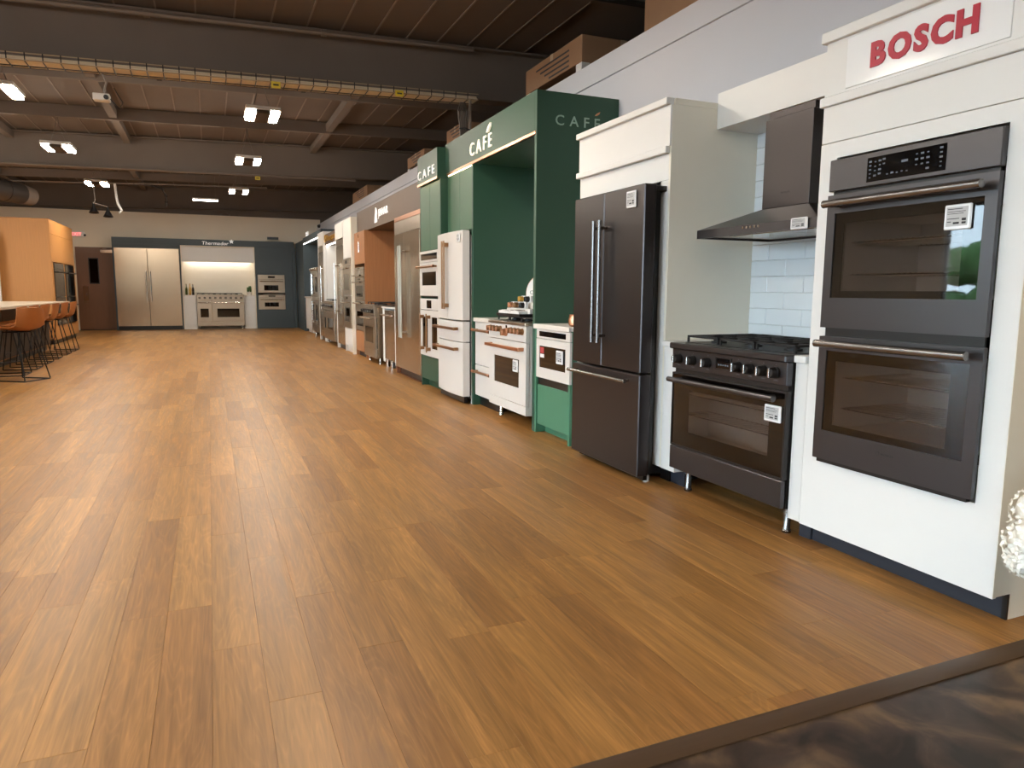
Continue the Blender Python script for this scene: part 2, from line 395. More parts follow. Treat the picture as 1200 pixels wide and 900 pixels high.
# walls
struct(MB().box(3.30, 3.38, 1.66, 23.9, -.06, 3.055).build('wall_right', 'grey_wall', None, False), 'pale grey wall behind the kitchen displays')
struct(MB().box(3.285, 3.38, 1.66, 23.9, 3.058, 3.25, .002).build('trim_2', 'grey_wall', None, False), 'pale grey cap board along the top of the display wall')
wb = struct(MB().box(-9, 3.38, 23.9, 24.0, -.06, 3.42).build('wall_back', 'cream_wall', None, False), 'cream back wall of the showroom')
struct(MB().box(-9, 9, 24.02, 24.12, -.06, 4.9).build('wall_back_upper', 'dark_paint', None, False), 'dark painted wall above the back wall')
struct(MB().box(9, 9.1, -9, 24, -.06, 4.9).build('wall_storage', 'dark_paint', None, False), 'dark wall behind the storage loft')
# left wall with shopfront windows
LW = -9.0
mb = MB(); wins = [(-8.4, -5.2), (-4.8, -1.6), (-1.2, 2.0), (2.4, 5.6), (8.4, 10.4)]
ys = [-9] + [v for w in wins for v in w] + [24]
for a, b in zip(ys[::2], ys[1::2]): mb.box(LW-.2, LW, a, b, -.06, 4.9)
for a, b in wins: mb.box(LW-.2, LW, a, b, -.06, .12 if a < 8 else 0.02); mb.box(LW-.2, LW, a, b, 3.0, 4.9)
struct(mb.build('wall_left', 'plaster', None, False), 'plain left wall with shopfront windows')
def shop_window(n, axis, a, b, z0, z1, pos, div):
    w = bpy.data.objects.new('window_%d' % n, None); COL.objects.link(w); struct(w, 'tall shopfront window with dark metal frame')
    f = MB(); t = .03
    def put(mb_, u0, u1, v0, v1, d0, d1):
        if axis == 'y': mb_.box(pos+d0, pos+d1, u0, u1, v0, v1)
        else: mb_.box(u0, u1, pos+d0, pos+d1, v0, v1)
    for u in [a+(b-a)*k/div for k in range(div+1)]: put(f, max(a, u-t), min(b, u+t), z0, z1, -.12, -.04)
    for z in (z0, z1-2*t): put(f, a, b, z, z+2*t, -.118, -.042)
    f.build('window_frame', 'dark_metal', w, False)
    for k in range(div):
        p = MB(); put(p, a+(b-a)*k/div+t, a+(b-a)*(k+1)/div-t, z0+2*t, z1-2*t, -.085, -.079); p.build('pane', 'window_glass', w, False)
for n, (a, b) in enumerate(wins): shop_window(n+1, 'y', a, b, .12 if a < 8 else .02, 3.0, LW, 2)
struct(MB().box(-9, 9, -9.2, -9, -.06, 4.9).build('wall_front', 'plaster', None, False), 'plain plaster wall behind the concrete floor')
struct(bx('ground_outside', 'asphalt', None, -60, -9.21, -50, 50, -.3, -.06, 0), 'grey pavement outside the windows')
hd = MB()
for i in range(70):
    hd.ball((-26+random.uniform(-1, 1), -2+i*.35, random.uniform(.5, 2.6)), random.uniform(.7, 1.1), u=8, v=6)
hd = hd.build('hedge', 'hedge'); tag(hd, 'green hedge across the pavement outside the windows', 'hedge', kind='stuff')

# ceiling: sloping dark deck of long panels with pale joints, girders, purlins
SL = .025
def cz(x): return 4.25 + SL*x
BEAMS = [-5.4, 1.9, 9.2, 16.5, 23.9]
ce = struct(MB().prism([(-9.2, cz(-9.2)+.03), (9.1, cz(9.1)+.03), (9.1, cz(9.1)+.12), (-9.2, cz(-9.2)+.12)], 'y', -9.2, 24.12).build('ceiling', 'dark_paint', None, False), 'dark painted deck ceiling')
ang = math.atan(SL); rotm = Matrix.Rotation(-ang, 4, 'Y')
pm = MB().box(-.195, .195, -3.6, 3.6, 0, .03, .004); bmesh.ops.recalc_face_normals(pm.bm, faces=pm.bm.faces)
pme = bpy.data.meshes.new('deck_panel'); pm.bm.to_mesh(pme); pm.bm.free(); pme.materials.append(MATS['deck'])
sm = MB().box(-.009, .009, -3.6, 3.6, -.012, .02); bmesh.ops.recalc_face_normals(sm.bm, faces=sm.bm.faces)
sme = bpy.data.meshes.new('joint_strip'); sm.bm.to_mesh(sme); sm.bm.free(); sme.materials.append(MATS['seam'])
for bi in range(4):
    ym = (BEAMS[bi]+BEAMS[bi+1])/2
    for i in range(30):
        x = -7.8 + i*.4
        if bi < 2 and not -3 < x < 4: continue
        if x > 6: continue
        o = bpy.data.objects.new('deck_panel', pme); COL.objects.link(o); o.parent = ce
        o.matrix_local = Matrix.Translation((x, ym, cz(x)-.005)) @ rotm
        o = bpy.data.objects.new('joint_strip', sme); COL.objects.link(o); o.parent = ce
        o.matrix_local = Matrix.Translation((x+.2, ym, cz(x+.2)-.004)) @ rotm
for i, y in enumerate(BEAMS):
    mb = MB(); x0, x1 = -9.0, 9.0
    def sb(ya, yb, za, zb): mb.prism([(x0, za+SL*x0), (x1, za+SL*x1), (x1, zb+SL*x1), (x0, zb+SL*x0)], 'y', ya, yb)
    sb(y-.012, y+.012, 3.6, 4.20); sb(y-.12, y+.12, 3.58, 3.60); sb(y-.12, y+.12, 4.20, 4.225)
    struct(mb.build('ceiling_beam', 'dark_paint', None, False), ['dark steel girder near the shopfront', 'dark steel girder above the floor edge', 'dark steel girder carrying the cable tray', 'dark steel girder between the two light rows', 'dark steel girder above the cream back wall'][i])
for i, y in enumerate((4.3, 6.8, 11.6, 14.1, 18.9, 21.4)):
    x0, x1 = -9, 9
    struct(MB().prism([(x0, 4.04+SL*x0), (x1, 4.04+SL*x1), (x1, 4.235+SL*x1), (x0, 4.235+SL*x0)], 'y', y-.035, y+.035).build('ceiling_purlin', 'dark_paint', None, False), 'dark purlin crossing under the ceiling deck')
for i, (x, ya, yb) in enumerate(((-3.3, 9.3, 16.4), (-1.35, 9.3, 16.4), (-4.6, 16.6, 23.8), (-1.6, 16.6, 23.8), (2.2, 9.3, 16.4)  )):
    struct(MB().box(x-.06, x+.06, ya, yb, 4.07+SL*x, 4.2+SL*x).build('ceiling_joist', 'dark_paint', None, False), 'dark joist running between ceiling girders')

# ------------------------------------------------------------------ RIGHT RUN: white built-in oven display
t = rt('oven_cabinet', 'tall white oven cabinet with red brand lettering on its top panel', 'cabinet', 2.578, 2.065)
w = .465
MB().ring(-w, w, 0, .02, .096, 1.858, -.372, .372, .43, 1.79, bev=.001).build('face_panel', 'white', t, False)
bx('upper_panel', 'white', t, -w, w, 0, .02, 1.861, 2.019)
bx('lower_moulding', 'white', t, -w-.012, w, -.016, .03, 2.02, 2.06, .003)
MB().ring(-w, w, 0, .02, 2.06, 2.291, -.352, .347, 2.075, 2.283).build('sign_frame', 'white', t, False)
sp = bx('sign_panel', 'white_gloss', t, -.351, .346, -.003, .012, 2.076, 2.282, .001)
letters(sp, 'BOSCH', -.224, .231, 2.127, 2.226, -.003, .006, 'red', gap=.085, bold=.05)
bx('crown', 'white', t, -w-.016, w+.01, -.022, .03, 2.291, 2.337, .003)
bx('side_panel', 'white', t, -w, -w+.018, .0205, .64, .096, 2.33)
mb = MB().prism([(.0205, .1), (.098, .1), (.098, 0), (.70, 0), (.70, 2.33), (.0205, 2.33)], 'x', w-.018, w); o = mb.build('side_panel', 'cabinet_side', t, False)
bx('edge_band', 'cabinet_side', t, w-.001, w+.002, .0, .02, .1, 2.29, 0)
bx('top_panel', 'white', t, -w+.018, w-.018, .03, .64, 2.31, 2.329)
bx('toe_kick', 'kick', t, -w, w-.018, .09, .106, 0, .095, .001)
bx('kick_end', 'black', t, w-.018, w+.001, .088, .0978, 0, .0995, 0)
bx('shelf_panel', 'white', t, -w+.018, w-.018, .02, .62, .405, .42, 0)

t = rt('double_wall_oven', 'black stainless double wall oven built into the white lettered cabinet', 'oven', 2.55, 2.071)
w = .377
cp = bx('control_panel', 'black_steel_h', t, -w, w, 0, .03, 1.641, 1.776, .003)
dp = bx('display', 'black_gloss', cp, -.177, .172, -.002, .004, 1.657, 1.755, 0)
mb = MB()
marks = [(-.162, q) for q in (1.738, 1.722, 1.706, 1.69, 1.674)] + [(-.138, q) for q in (1.735, 1.717, 1.7, 1.68)] + [(-.116, q) for q in (1.737, 1.72, 1.702, 1.685)] + [(-.097, q) for q in (1.74, 1.722)] \
    + [(-.078+.022*k, 1.678+.002*(k % 2)) for k in range(5)] + [(.05+.024*i, 1.735-.02*j) for i in range(3) for j in range(3)] + [(.098, 1.675)] + [(.152, q) for q in (1.742, 1.725, 1.708, 1.69, 1.674)]
for x, z in marks:
    s_ = random.choice((.004, .005, .0065)); mb.box(x-s_, x+s_, -.003, -.0015, z-s_*.55, z+s_*.55)
mb.box(-.016, .012, -.003, -.0015, 1.714, 1.723)
mb.build('touch_marks', 'mark', dp, False)
bx('vent_gap', 'black', t, -w+.012, w-.012, .02, .03, 1.622, 1.643, 0); bx('vent_gap', 'black', t, -w+.012, w-.012, .02, .03, 1.004, 1.05, 0); bx('bottom_trim', 'black', t, -w+.02, w-.02, .006, .03, .43, .447, 0)
for z0, z1, wz0, wz1, hz in ((1.045, 1.625, 1.178, 1.545, 1.583), (.446, 1.006, .58, .943, .976)):
    d = oven_door(t, -w, w, z0, z1, 0, .022, (-.333, .331, wz0, wz1), 'black_steel_h')
    mb = MB().ring(-.333, .331, .0085, .010, wz0, wz1, -.285, .255, wz0+.03, wz1-.045); mb.build('window_border', 'black', d, False)
    h = bar_handle(d, (-.35, hz), (.35, hz), 0, .052, .017, 'handle_metal')
    if z0 < 1:
        letters(d, 'BOSCH', -.012, .044, .530, .538, 0, .0015, 'ink', gap=.1, bold=.02, joined=True)
        MB().tube([(-.03+.008*math.cos(a*math.pi/8), -.001, .534+.008*math.sin(a*math.pi/8)) for a in range(16)], .001, 5, True).build('emblem', 'ink', d)
    else: price_tag(d, .187, .29, 1.433, 1.525, .004)
    cavity(t, -.30, .27, .035, .50, wz0+.01, wz1-.03, [wz0+.1, wz0+.24], 'cavity')
bx('oven_back', 'black', t, -.36, .36, .54, .56, .45, 1.77, 0)

# fillers beside the range
for lab, y0, y1, c in (('narrow white filler cabinet between dark range and tall oven cabinet', 2.532, 2.606, .012), ('narrow white filler cabinet between dark range and refrigerator surround', 3.548, 3.688, 0)):
    t = rt('filler_cabinet', lab, 'cabinet', 2.578, (y0+y1)/2); w = (y1-y0)/2
    mb = MB(); mb.box(-w, -w+.012, 0, .6, .1, .868); mb.box(w-.012, w, 0, .6, .1, .868); mb.box(-w+.012, w-.012, .0, .016, .1, .868, .001); mb.build('body', 'white', t, False)
    bx('countertop', 'white', t, -w, w, -.018, .64, .869, .903, .003)
    bx('toe_kick', 'kick', t, -w, w, .08, .095, 0, .099, .001)

# dark gas range
t = rt('gas_range', 'black stainless gas range with seven knobs under dark pyramid hood', 'range', 2.54, 3.076)
w = .462
mb = MB(); mb.box(-w, -w+.01, .03, .66, .14, .868); mb.box(w-.01, w, .03, .66, .14, .868); mb.box(-w+.01, w-.01, .6, .66, .14, .868); mb.box(-w+.01, w-.01, .03, .66, .14, .15); mb.box(-w+.01, w-.01, .012, .03, .727, .752); mb.build('body', 'dark_metal', t, False)
bx('cooktop', 'black_steel_h', t, -w-.006, w+.006, -.03, .66, .868, .903, .006)
bx('cooktop_tray', 'black', t, -w+.03, w-.03, .06, .58, .901, .906, .001)
cp = bx('control_panel', 'black_steel_h', t, -w, w, -.008, .03, .753, .868, .003)
for x in (-.393, -.263, -.132, .118, .21, .302, .388): knob(cp, x, .812, -.008, .027, .042, 'dark_metal', 'chrome')
mb = MB()
for x in (-.393, -.263, -.132, .118, .21, .302, .388): mb.box(x-.012, x+.014, -.0092, -.0078, .772, .776); mb.box(x-.003, x+.003, -.0092, -.0078, .849, .853)
mb.build('panel_print', 'mark', cp, False)
dp = MB().ring(-.064, .066, -.014, -.007, .783, .852, -.056, .058, .790, .845).build('display_bezel', 'dark_metal', cp, False)
bx('display', 'black_gloss', cp, -.056, .058, -.0105, -.007, .790, .845, 0)
mb = MB()
for k in range(5): mb.box(-.04+k*.018, -.03+k*.018, -.0118, -.0104, .806, .814)
mb.build('digits', 'mark', dp, False)
d = oven_door(t, -w, w, .288, .727, -.004, .03, (-.452, .452, .298, .717), 'dark_metal')
MB().ring(-.452, .452, .0045, .0065, .298, .717, -.305, .345, .385, .632).build('window_border', 'black', d, False)
bar_handle(d, (-.43, .690), (.43, .690), -.004, .052, .016, 'black_steel_h')
price_tag(d, .326, .437, .567, .65, -.001)
cavity(t, -.44, .44, .032, .26, .32, .68, [.475, .595], 'cavity')
bx('storage_panel', 'black_steel_h', t, -w, w, -.006, .02, .145, .283, .003)
for x in (-.40, .41):
    for y in (.095, .58): MB().lathe([(.022, 0), (.024, .01), (.018, .02), (.018, .14)], (x, y, 0), 14).build('leg', 'handle_metal', t)
for k in range(3): burner_grate(t, -.43+k*.29, -.152+k*.29, .07, .56, .934)
bx('back_trim', 'iron', t, -.45, .45, .59, .655, .903, .94, .004)

# hood
t = rt('range_hood', 'black stainless pyramid chimney hood over the dark range', 'hood', 2.672, 3.076)
w = .457; bk = .545
b = MB()
lo = [b.bm.verts.new(p) for p in ((-w, 0, 1.558), (w, 0, 1.558), (w, bk, 1.558), (-w, bk, 1.558))]
hi = [b.bm.verts.new(p) for p in ((-.172, .221, 1.662), (.172, .221, 1.662), (.172, bk, 1.662), (-.172, bk, 1.662))]
for i in range(4): b.bm.faces.new((lo[i], lo[(i+1) % 4], hi[(i+1) % 4], hi[i]))
b.bm.faces.new(hi); b.bm.faces.new(lo[::-1]); b.build('canopy', 'black_steel_h', t, False)
MB().ring(-w, w, 1.51, 1.558, 0, bk, -w+.012, w-.012, .012, bk-.012).build('rim', 'black_steel_h', t, False, Matrix(((1, 0, 0, 0), (0, 0, 1, 0), (0, 1, 0, 0), (0, 0, 0, 1))))
bx('filter_panel', 'steel', t, -w+.013, w-.013, .013, bk-.013, 1.522, 1.53, 0)
for x in (-.22, 0, .22): bx('filter', 'chrome', t, x-.1, x+.1, .12, .46, 1.517, 1.522, .002)
bx('chimney', 'black_steel', t, -.172, .172, .221, bk, 1.662, 2.142, .002)
bx('chimney_sleeve', 'black_steel', t, -.162, .162, .24, bk, 2.142, 2.183, .001)
for k in range(5): MB().cyl((-.06+k*.03, .001, 1.545), (-.06+k*.03, -.004, 1.545), .007, 12).build('button', 'chrome', t)
price_tag(t, .295, .402, 1.507, 1.563, -.001)
letters(t, 'BOSCH', -.03, .03, 1.735, 1.743, .221, .001, 'ink', gap=.1, joined=True)

t = rt('bulkhead_box', 'white boxed bulkhead above the dark hood', 'panel', 2.905, 3.11)
mb = MB(); mb.box(-.578, .578, 0, .016, 2.185, 2.395, .001); mb.build('front_panel', 'white', t, False); bx('bottom_panel', 'white', t, -.578, .578, .016, .32, 2.185, 2.2, .001); bx('top_panel', 'white', t, -.578, .578, .016, .32, 2.38, 2.395, .001)
# tiled splashback
t = rt('tiled_splashback', 'pale tiled splashback panel behind the dark range', 'splashback', 3.225, 3.11)
bx('backing', 'grout', t, -.578, .578, .004, .07, .0, 2.184, 0)
r_ = 0; z = .90
while z < 2.18:
    x = -.578 - (.15 if r_ % 2 else 0)
    while x < .578:
        a, c = max(x, -.578)+.001, min(x+.30, .578)-.001
        if c-a > .02:
            o = MB().box(a, c, -.004+random.uniform(-.0006, .0006), .005, z+.001, min(z+.098, 2.183), .0025).build('tile', 'tile', t)
        x += .30
    z += .0995; r_ += 1

# refrigerator surround
t = rt('refrigerator_surround', 'white refrigerator surround cabinet with crown moulding', 'cabinet', 2.58, 4.26)
a, b = -.57, .57
bx('side_panel', 'cabinet_side', t, b-.02, b, 0, .715, .1, 2.3025); bx('side_panel', 'white', t, a, a+.02, 0, .715, .1, 2.3025)
bx('upper_door', 'white', t, a, b, -.012, -.0005, 2.065, 2.302); bx('lower_moulding', 'white', t, a-.01, b-.012, -.032, -.0005, 2.024, 2.064, .003)
bx('crown', 'white', t, a-.012, b-.012, -.036, .02, 2.303, 2.343, .003); bx('top_board', 'cabinet_side', t, a-.012, b, .0205, .715, 2.303, 2.34, .002)
bx('filler_panel', 'white', t, a+.02, b-.02, 0, .018, 1.87, 2.023, .001)
bx('filler_stile', 'white', t, b-.095, b-.0205, 0.002, .018, .1, 1.87, .001); bx('filler_stile', 'white', t, a+.0205, a+.095, .002, .018, .1, 1.87, .001)
bx('back_panel', 'white', t, a+.02, b-.02, .695, .71, .0, 2.3, 0)
bx('toe_kick', 'black', t, b-.10, b, .07, .70, 0, .099, 0); bx('toe_kick', 'black', t, a, a+.10, .07, .70, 0, .099, 0)

t = rt('french_door_refrigerator', 'black stainless french door refrigerator with bottom freezer drawer', 'refrigerator', 2.42, 4.158)
w = .443
bx('case', 'dark_metal', t, -.365, .365, .115, .82, .03, 1.80, .004)
for s_, x0, x1, hx in ((-1, -w, -.0345, -.072), (1, -.0315, w, .006)):
    d = bx('door', 'black_steel', t, x0, x1, 0, .085, .70, 1.842, .006)
    bar_handle(d, (hx, .86), (hx, 1.66), 0, .055, .0125, 'handle_metal')
    if s_ > 0: price_tag(d, .255, .36, 1.71, 1.812, 0)
d = bx('freezer_drawer', 'black_steel', t, -w, w, 0, .085, .045, .688, .006)
bar_handle(d, (-.41, .643), (.36, .643), 0, .055, .0125, 'handle_metal')
bx('door_gasket', 'black', t, -w+.012, w-.012, .0851, .1145, .06, 1.83, 0)
for x in (-.39, .39): bx('hinge_cover', 'dark_metal', t, x-.045, x+.045, .088, .2, 1.803, 1.835, .004)
for x in (-.4, .4): MB().cyl((x, .1, 0), (x, .1, .04), .018, 12).build('foot', 'foam', t)
bx('base_grille', 'black', t, -w+.02, w-.02, .06, .09, .012, .044, .001)

# flowers at the end of the run
t = thing('flower_arrangement', 'white hydrangea blooms in a white vase beside the tall oven cabinet', 'flowers', (2.35, 1.30, -.0085))
MB().lathe([(.05, 0), (.055, .02), (.045, .18), (.05, .29), (.045, .31)], (.07, -.02, 0), n=20).build('vase', 'white_gloss', t)
for k, (dx, dy, dz, rr) in enumerate(((-.055, .02, .455, .08), (.06, -.03, .47, .09), (-.02, -.06, .50, .08), (.03, .05, .53, .085), (.11, .04, .43, .075), (-.07, .03, .40, .055))):
    mb = MB(); c = Vector((dx, dy, dz))
    for i in range(90):
        ph = math.acos(1-2*(i+.5)/90); th = i*2.39996
        d = Vector((math.sin(ph)*math.cos(th), math.sin(ph)*math.sin(th), math.cos(ph)))
        p = c + d*rr*random.uniform(.86, 1.02); u = d.orthogonal().normalized(); v = d.cross(u); a0 = random.random()*3
        s0 = .014*random.uniform(.8, 1.2)
        for q in range(4):
            e1 = math.cos(a0+q*1.571)*u+math.sin(a0+q*1.571)*v; e2 = d.cross(e1)
            pts = [p, p+e1*s0*.6+e2*s0*.5+d*.003, p+e1*s0*1.25+d*.006, p+e1*s0*.6-e2*s0*.5+d*.003]
            mb.bm.faces.new([mb.bm.verts.new(x) for x in pts])
    mb.ball(c, rr*.84, u=12, v=8)
    mb.build('bloom', 'petal', t)
    MB().tube([(.07+dx*.2, -.02+dy*.2, .27), (dx*.6, dy*.6, .36), (dx, dy, dz)], .004, 6).build('stem', 'leaf', t)

t = thing('floor_lamp', 'warm floor lamp standing on the concrete beside the flower arrangement', 'lamp', (3.55, .55, -.0085))
MB().lathe([(.14, 0), (.14, .015), (.02, .03)], n=24).build('base', 'iron', t); MB().cyl((0, 0, .03), (0, 0, 1.45), .012, 10).build('pole', 'iron', t)
MB().ball((0, 0, 1.52), .10, u=20, v=14).build('globe', 'bulb', t); MB().lathe([(.03, 1.40), (.05, 1.42), (.05, 1.44), (.03, 1.45)], n=16).build('collar', 'iron', t)
# ------------------------------------------------------------------ green display
GX = 2.528
t = rt('green_built_in_oven_cabinet', 'green base cabinet holding a small white built-in oven', 'cabinet', GX, 5.165)
a, b = -.33, .32
bx('side_panel', 'green_lite', t, a, a+.03, 0, .66, 0, .893); bx('side_panel', 'green_lite', t, b-.03, b, 0, .66, 0, .893)
bx('door', 'green_lite', t, a+.033, b-.033, .012, .032, .075, .418, .004)
bx('toe_kick', 'green_lite', t, a+.03, b-.03, .09, .1, 0, .07, 0); bx('vent_panel', 'black', t, a+.03, b-.03, .02, .03, .418, .484, 0)
bx('back_panel', 'green', t, a+.03, b-.03, .62, .66, .0, .893, 0)
t = rt('stone_countertop', 'short pale stone countertop over the small white built-in oven', 'countertop', 2.508, 5.15)
bx('slab', 'stone', t, -.336, .318, 0, .775, .894, .928, .004)
bx('front_edge', 'stone', t, -.336, .318, -.002, .018, .888, .927, .004)
t = rt('small_built_in_oven', 'small white built-in oven with black window under stone countertop', 'oven', 2.515, 5.132)
w = .303
cp = bx('control_panel', 'cafe_white', t, -w, w, 0, .02, .812, .886, .003); bx('display', 'black_gloss', cp, -.245, .235, -.002, .003, .83, .872, 0)
d = oven_door(t, -w, w, .486, .808, 0, .02, (-.245, .23, .572, .752), 'cafe_white', gm='smoke_glass')
price_tag(d, .085, .195, .63, .735, .002)
bx('energy_sticker', 'label_red', d, -.235, -.165, .0025, .004, .69, .74, 0); bx('sticker', 'foam', d, -.235, -.16, .0025, .004, .655, .685, 0)
bx('body', 'dark_metal', t, -w+.05, w-.05, .03, .5, .49, .88, 0)
t = thing('copper_mug', 'round copper mug standing on the short stone countertop', 'mug', (2.60, 4.93, .9285))
MB().lathe([(.028, 0), (.042, .012), (.045, .05), (.036, .085), (.038, .092), (.033, .092), (.030, .02)], n=18).build('cup', 'copper', t)
MB().tube([(.0, -.04, .075), (0, -.068, .06), (0, -.066, .032), (0, -.042, .022)], .004, 6).build('handle', 'copper', t)

t = rt('green_surround', 'tall green kitchen surround with cream lettering and copper light strip', 'surround', GX, 6.75)
L_ = lambda y: 6.75-y
sp = bx('side_panel', 'green', t, L_(5.545), L_(5.5), 0, .77, 0, 2.825, .002)
bx('divider_panel', 'green', t, L_(7.085), L_(7.045), 0.0, .74, 0, 2.478, .002)
fa = bx('fascia', 'green', t, L_(7.968), L_(5.5455), 0, .03, 2.505, 2.825, .001)
bx('soffit', 'green', t, L_(7.968), L_(5.5455), .03, .77, 2.479, 2.505, 0)
bx('top_panel', 'green', t, L_(7.968), L_(5.5455), .03, .77, 2.80, 2.82, 0)
bx('copper_strip', 'copper', t, L_(7.9), L_(5.52), -.006, .012, 2.478, 2.504, .001)
bx('light_strip', 'led_warm', t, L_(7.9), L_(7.10), .013, .018, 2.474, 2.4785, 0)
letters(t, 'CAFE', L_(7.115), L_(6.505), 2.556, 2.682, 0, .012, 'sign_cream', gap=.32, bold=.0)
def leaf(parent, x, z, w_, h_, y, dep, m):
    return MB().prism([(x-w_*.5, z), (x-w_*.15, z+h_*.55), (x+w_*.5, z+h_), (x+w_*.35, z+h_*.45), (x-w_*.1, z+h_*.02)], 'y', y-dep, y).build('accent_mark', m, parent, False)
leaf(t, L_(6.57), 2.70, .10, .075, 0, .02, 'sign_cream')
# side lettering lies on the panel facing the shopfront (local +x side)
for ob in letters(sp, 'CAFE', -2.697+2.90, -3.114+2.90, 2.563, 2.644, 0, .004, 'sage_letter', gap=.42, bold=.004):
    pass
sl = [c for c in sp.children]
sgn = Matrix.Translation((L_(5.5), .372, 0)) @ Matrix.Rotation(R(90), 4, 'Z')
for c in sl: bpy.data.objects.remove(c)
for c in letters(sp, 'CAFE', -.203, .214, 2.563, 2.644, 0, .004, 'sage_letter', gap=.42, bold=.004): c.matrix_local = sgn
c = leaf(sp, .19, 2.668, .05, .035, 0, .004, 'copper'); c.matrix_local = sgn
t = rt('tiled_splashback', 'white mosaic splashback panel inside the green surround', 'splashback', 3.215, 6.3)
bx('backing', 'grout', t, -.74, .74, .004, .08, .0, 2.478, 0)
for j in range(26):
    for i in range(5): MB().box(.535+i*.041, .535+i*.041+.039, -.004+random.uniform(-.002, .002), .005, .94+j*.059, .94+j*.059+.056, .002).build('tile', 'tile', t)

t = rt('green_wall_cabinet', 'green wall cabinet with two doors above white refrigerator', 'cabinet', 2.55, 7.50)
bx('body', 'green', t, -.455, .412, .022, .72, 1.836, 2.476, 0)
for x0, x1 in ((-.455, -.03), (-.024, .412)): bx('door', 'green_mid', t, x0, x1, 0, .02, 1.838, 2.466, .003)

# white range with bronze knobs
t = rt('white_gas_range', 'matte white gas range with bronze knobs and handle in green surround', 'range', 2.475, 5.985)
w = .438
mb = MB(); mb.box(-w, w, .03, .70, .125, .9); mb.build('body', 'cafe_white', t, False)
bx('cooktop', 'steel', t, -w-.004, w+.004, -.018, .70, .901, .927, .005)
cp = bx('control_panel', 'cafe_white', t, -w, w, -.01, .03, .762, .9, .004)
for x in (-.37, -.29, -.21, -.13): knob(cp, x, .852, -.01, .026, .045, 'bronze', 'copper')
for x in (.13, .21, .29, .37): knob(cp, x, .852, -.01, .026, .045, 'bronze', 'copper')
knob(cp, 0, .83, -.01, .033, .05, 'copper', 'bronze'); bx('display', 'black_gloss', cp, -.01, .022, -.012, -.009, .868, .892, 0)
d = oven_door(t, -w, w, .212, .757, -.006, .03, (-.30, .285, .352, .602), 'cafe_white', gm='smoke_glass')
flat_handle(d, (-.41, .700), (.41, .700), -.006, .05, .03, 'copper')
price_tag(d, .165, .27, .49, .595, -.004)
bx('drawer', 'cafe_white', t, -w, w, -.006, .028, .125, .207, .003)
bx('window_lining', 'black', t, -.32, .32, .0295, .031, .33, .62, 0)
for x in (-.38, .38):
    for y in (.1, .6): MB().lathe([(.022, 0), (.022, .02), (.016, .03), (.016, .126)], (x, y, 0), 12).build('leg', 'chrome', t)
for k in range(3): burner_grate(t, -.42+k*.283, -.147+k*.283, .08, .62, .957)

# things on the range
t = rt('sample_tray', 'dark shallow sample tray lying across the white range', 'tray', 2.545, 6.13, .9695)
bx('base', 'black', t, -.30, .26, 0, .33, 0, .012, .002); MB().ring(-.30, .26, .012, .024, 0, .33, -.288, .248, .012, .318).build('rim', 'dark_metal', t, False, Matrix(((1, 0, 0, 0), (0, 0, 1, 0), (0, 1, 0, 0), (0, 0, 0, 1))))
t = rt('open_catalogue', 'open white catalogue lying on the dark sample tray', 'book', 2.55, 6.14, .994)
mb = MB().prism([(-.24, 0), (-.02, 0), (0, .008), (.02, 0), (.24, 0), (.24, .022), (.14, .032), (0, .014), (-.14, .032), (-.24, .022)], 'y', 0, .09); mb.build('pages', 'foam', t, False)
bx('cover', 'white', t, -.25, .25, -.004, .094, -.0002, .0008, 0); bx('printed_picture', 'taupe', t, .03, .2, .01, .08, .027, .0335, 0)
t = rt('stepped_display_stand', 'white stepped stand holding metal knob samples', 'stand', 2.56, 6.12, .994)
bx('lower_step', 'cafe_white', t, -.28, .26, .082, .24, 0, .045, .004); bx('upper_step', 'cafe_white', t, -.22, .24, .165, .238, .046, .10, .004)
ks = [(-.20, .12, .045), (-.07, .12, .045), (.06, .12, .045), (-.14, .20, .10), (.00, .20, .10)]
for k, (x, y, z) in enumerate(ks):
    m = ['copper', 'bronze', 'black', 'gold', 'iron'][k]
    q = rt('knob_sample', ['copper knob sample on the lower step of the white stand', 'bronze knob sample on the lower step of the white stand', 'black knob sample on the lower step of the white stand', 'gold knob sample on the upper step of the white stand', 'black iron knob sample on the upper step of the white stand'][k], 'knob', 2.56+y, 6.12-x, .994+z+.0003, 'knob samples')
    bx('mount_block', 'foam', q, -.04, .04, -.012, .02, 0, .06, .003)
    MB().tube([(0, -.011, .03), (0, -.05, .03), (0, -.055, .03)], [.026, .025, .02], 16).build('knob', m, q)
    MB().box(-.005, .005, -.062, -.052, .008, .052, .002).build('grip', m, q)
t = thing('round_sign', 'round white sign with thin grey lettering behind the stepped stand', 'sign', (2.97, 6.36, .9695), -70)
MB().cyl((0, -.012, .195), (0, .012, .195), .175, 40).build('disc', 'white', t)
MB().tube([(.175*math.cos(a*math.pi/24), 0, .195+.175*math.sin(a*math.pi/24)) for a in range(48)], .012, 8, True).build('rim', 'copper', t)
bx('base', 'white', t, -.10, .10, -.035, .035, 0, .02, .003)
letters(t, 'CAFE', -.12, .12, .20, .235, -.012, .002, 'ink', gap=.5, bold=-.006, joined=True)

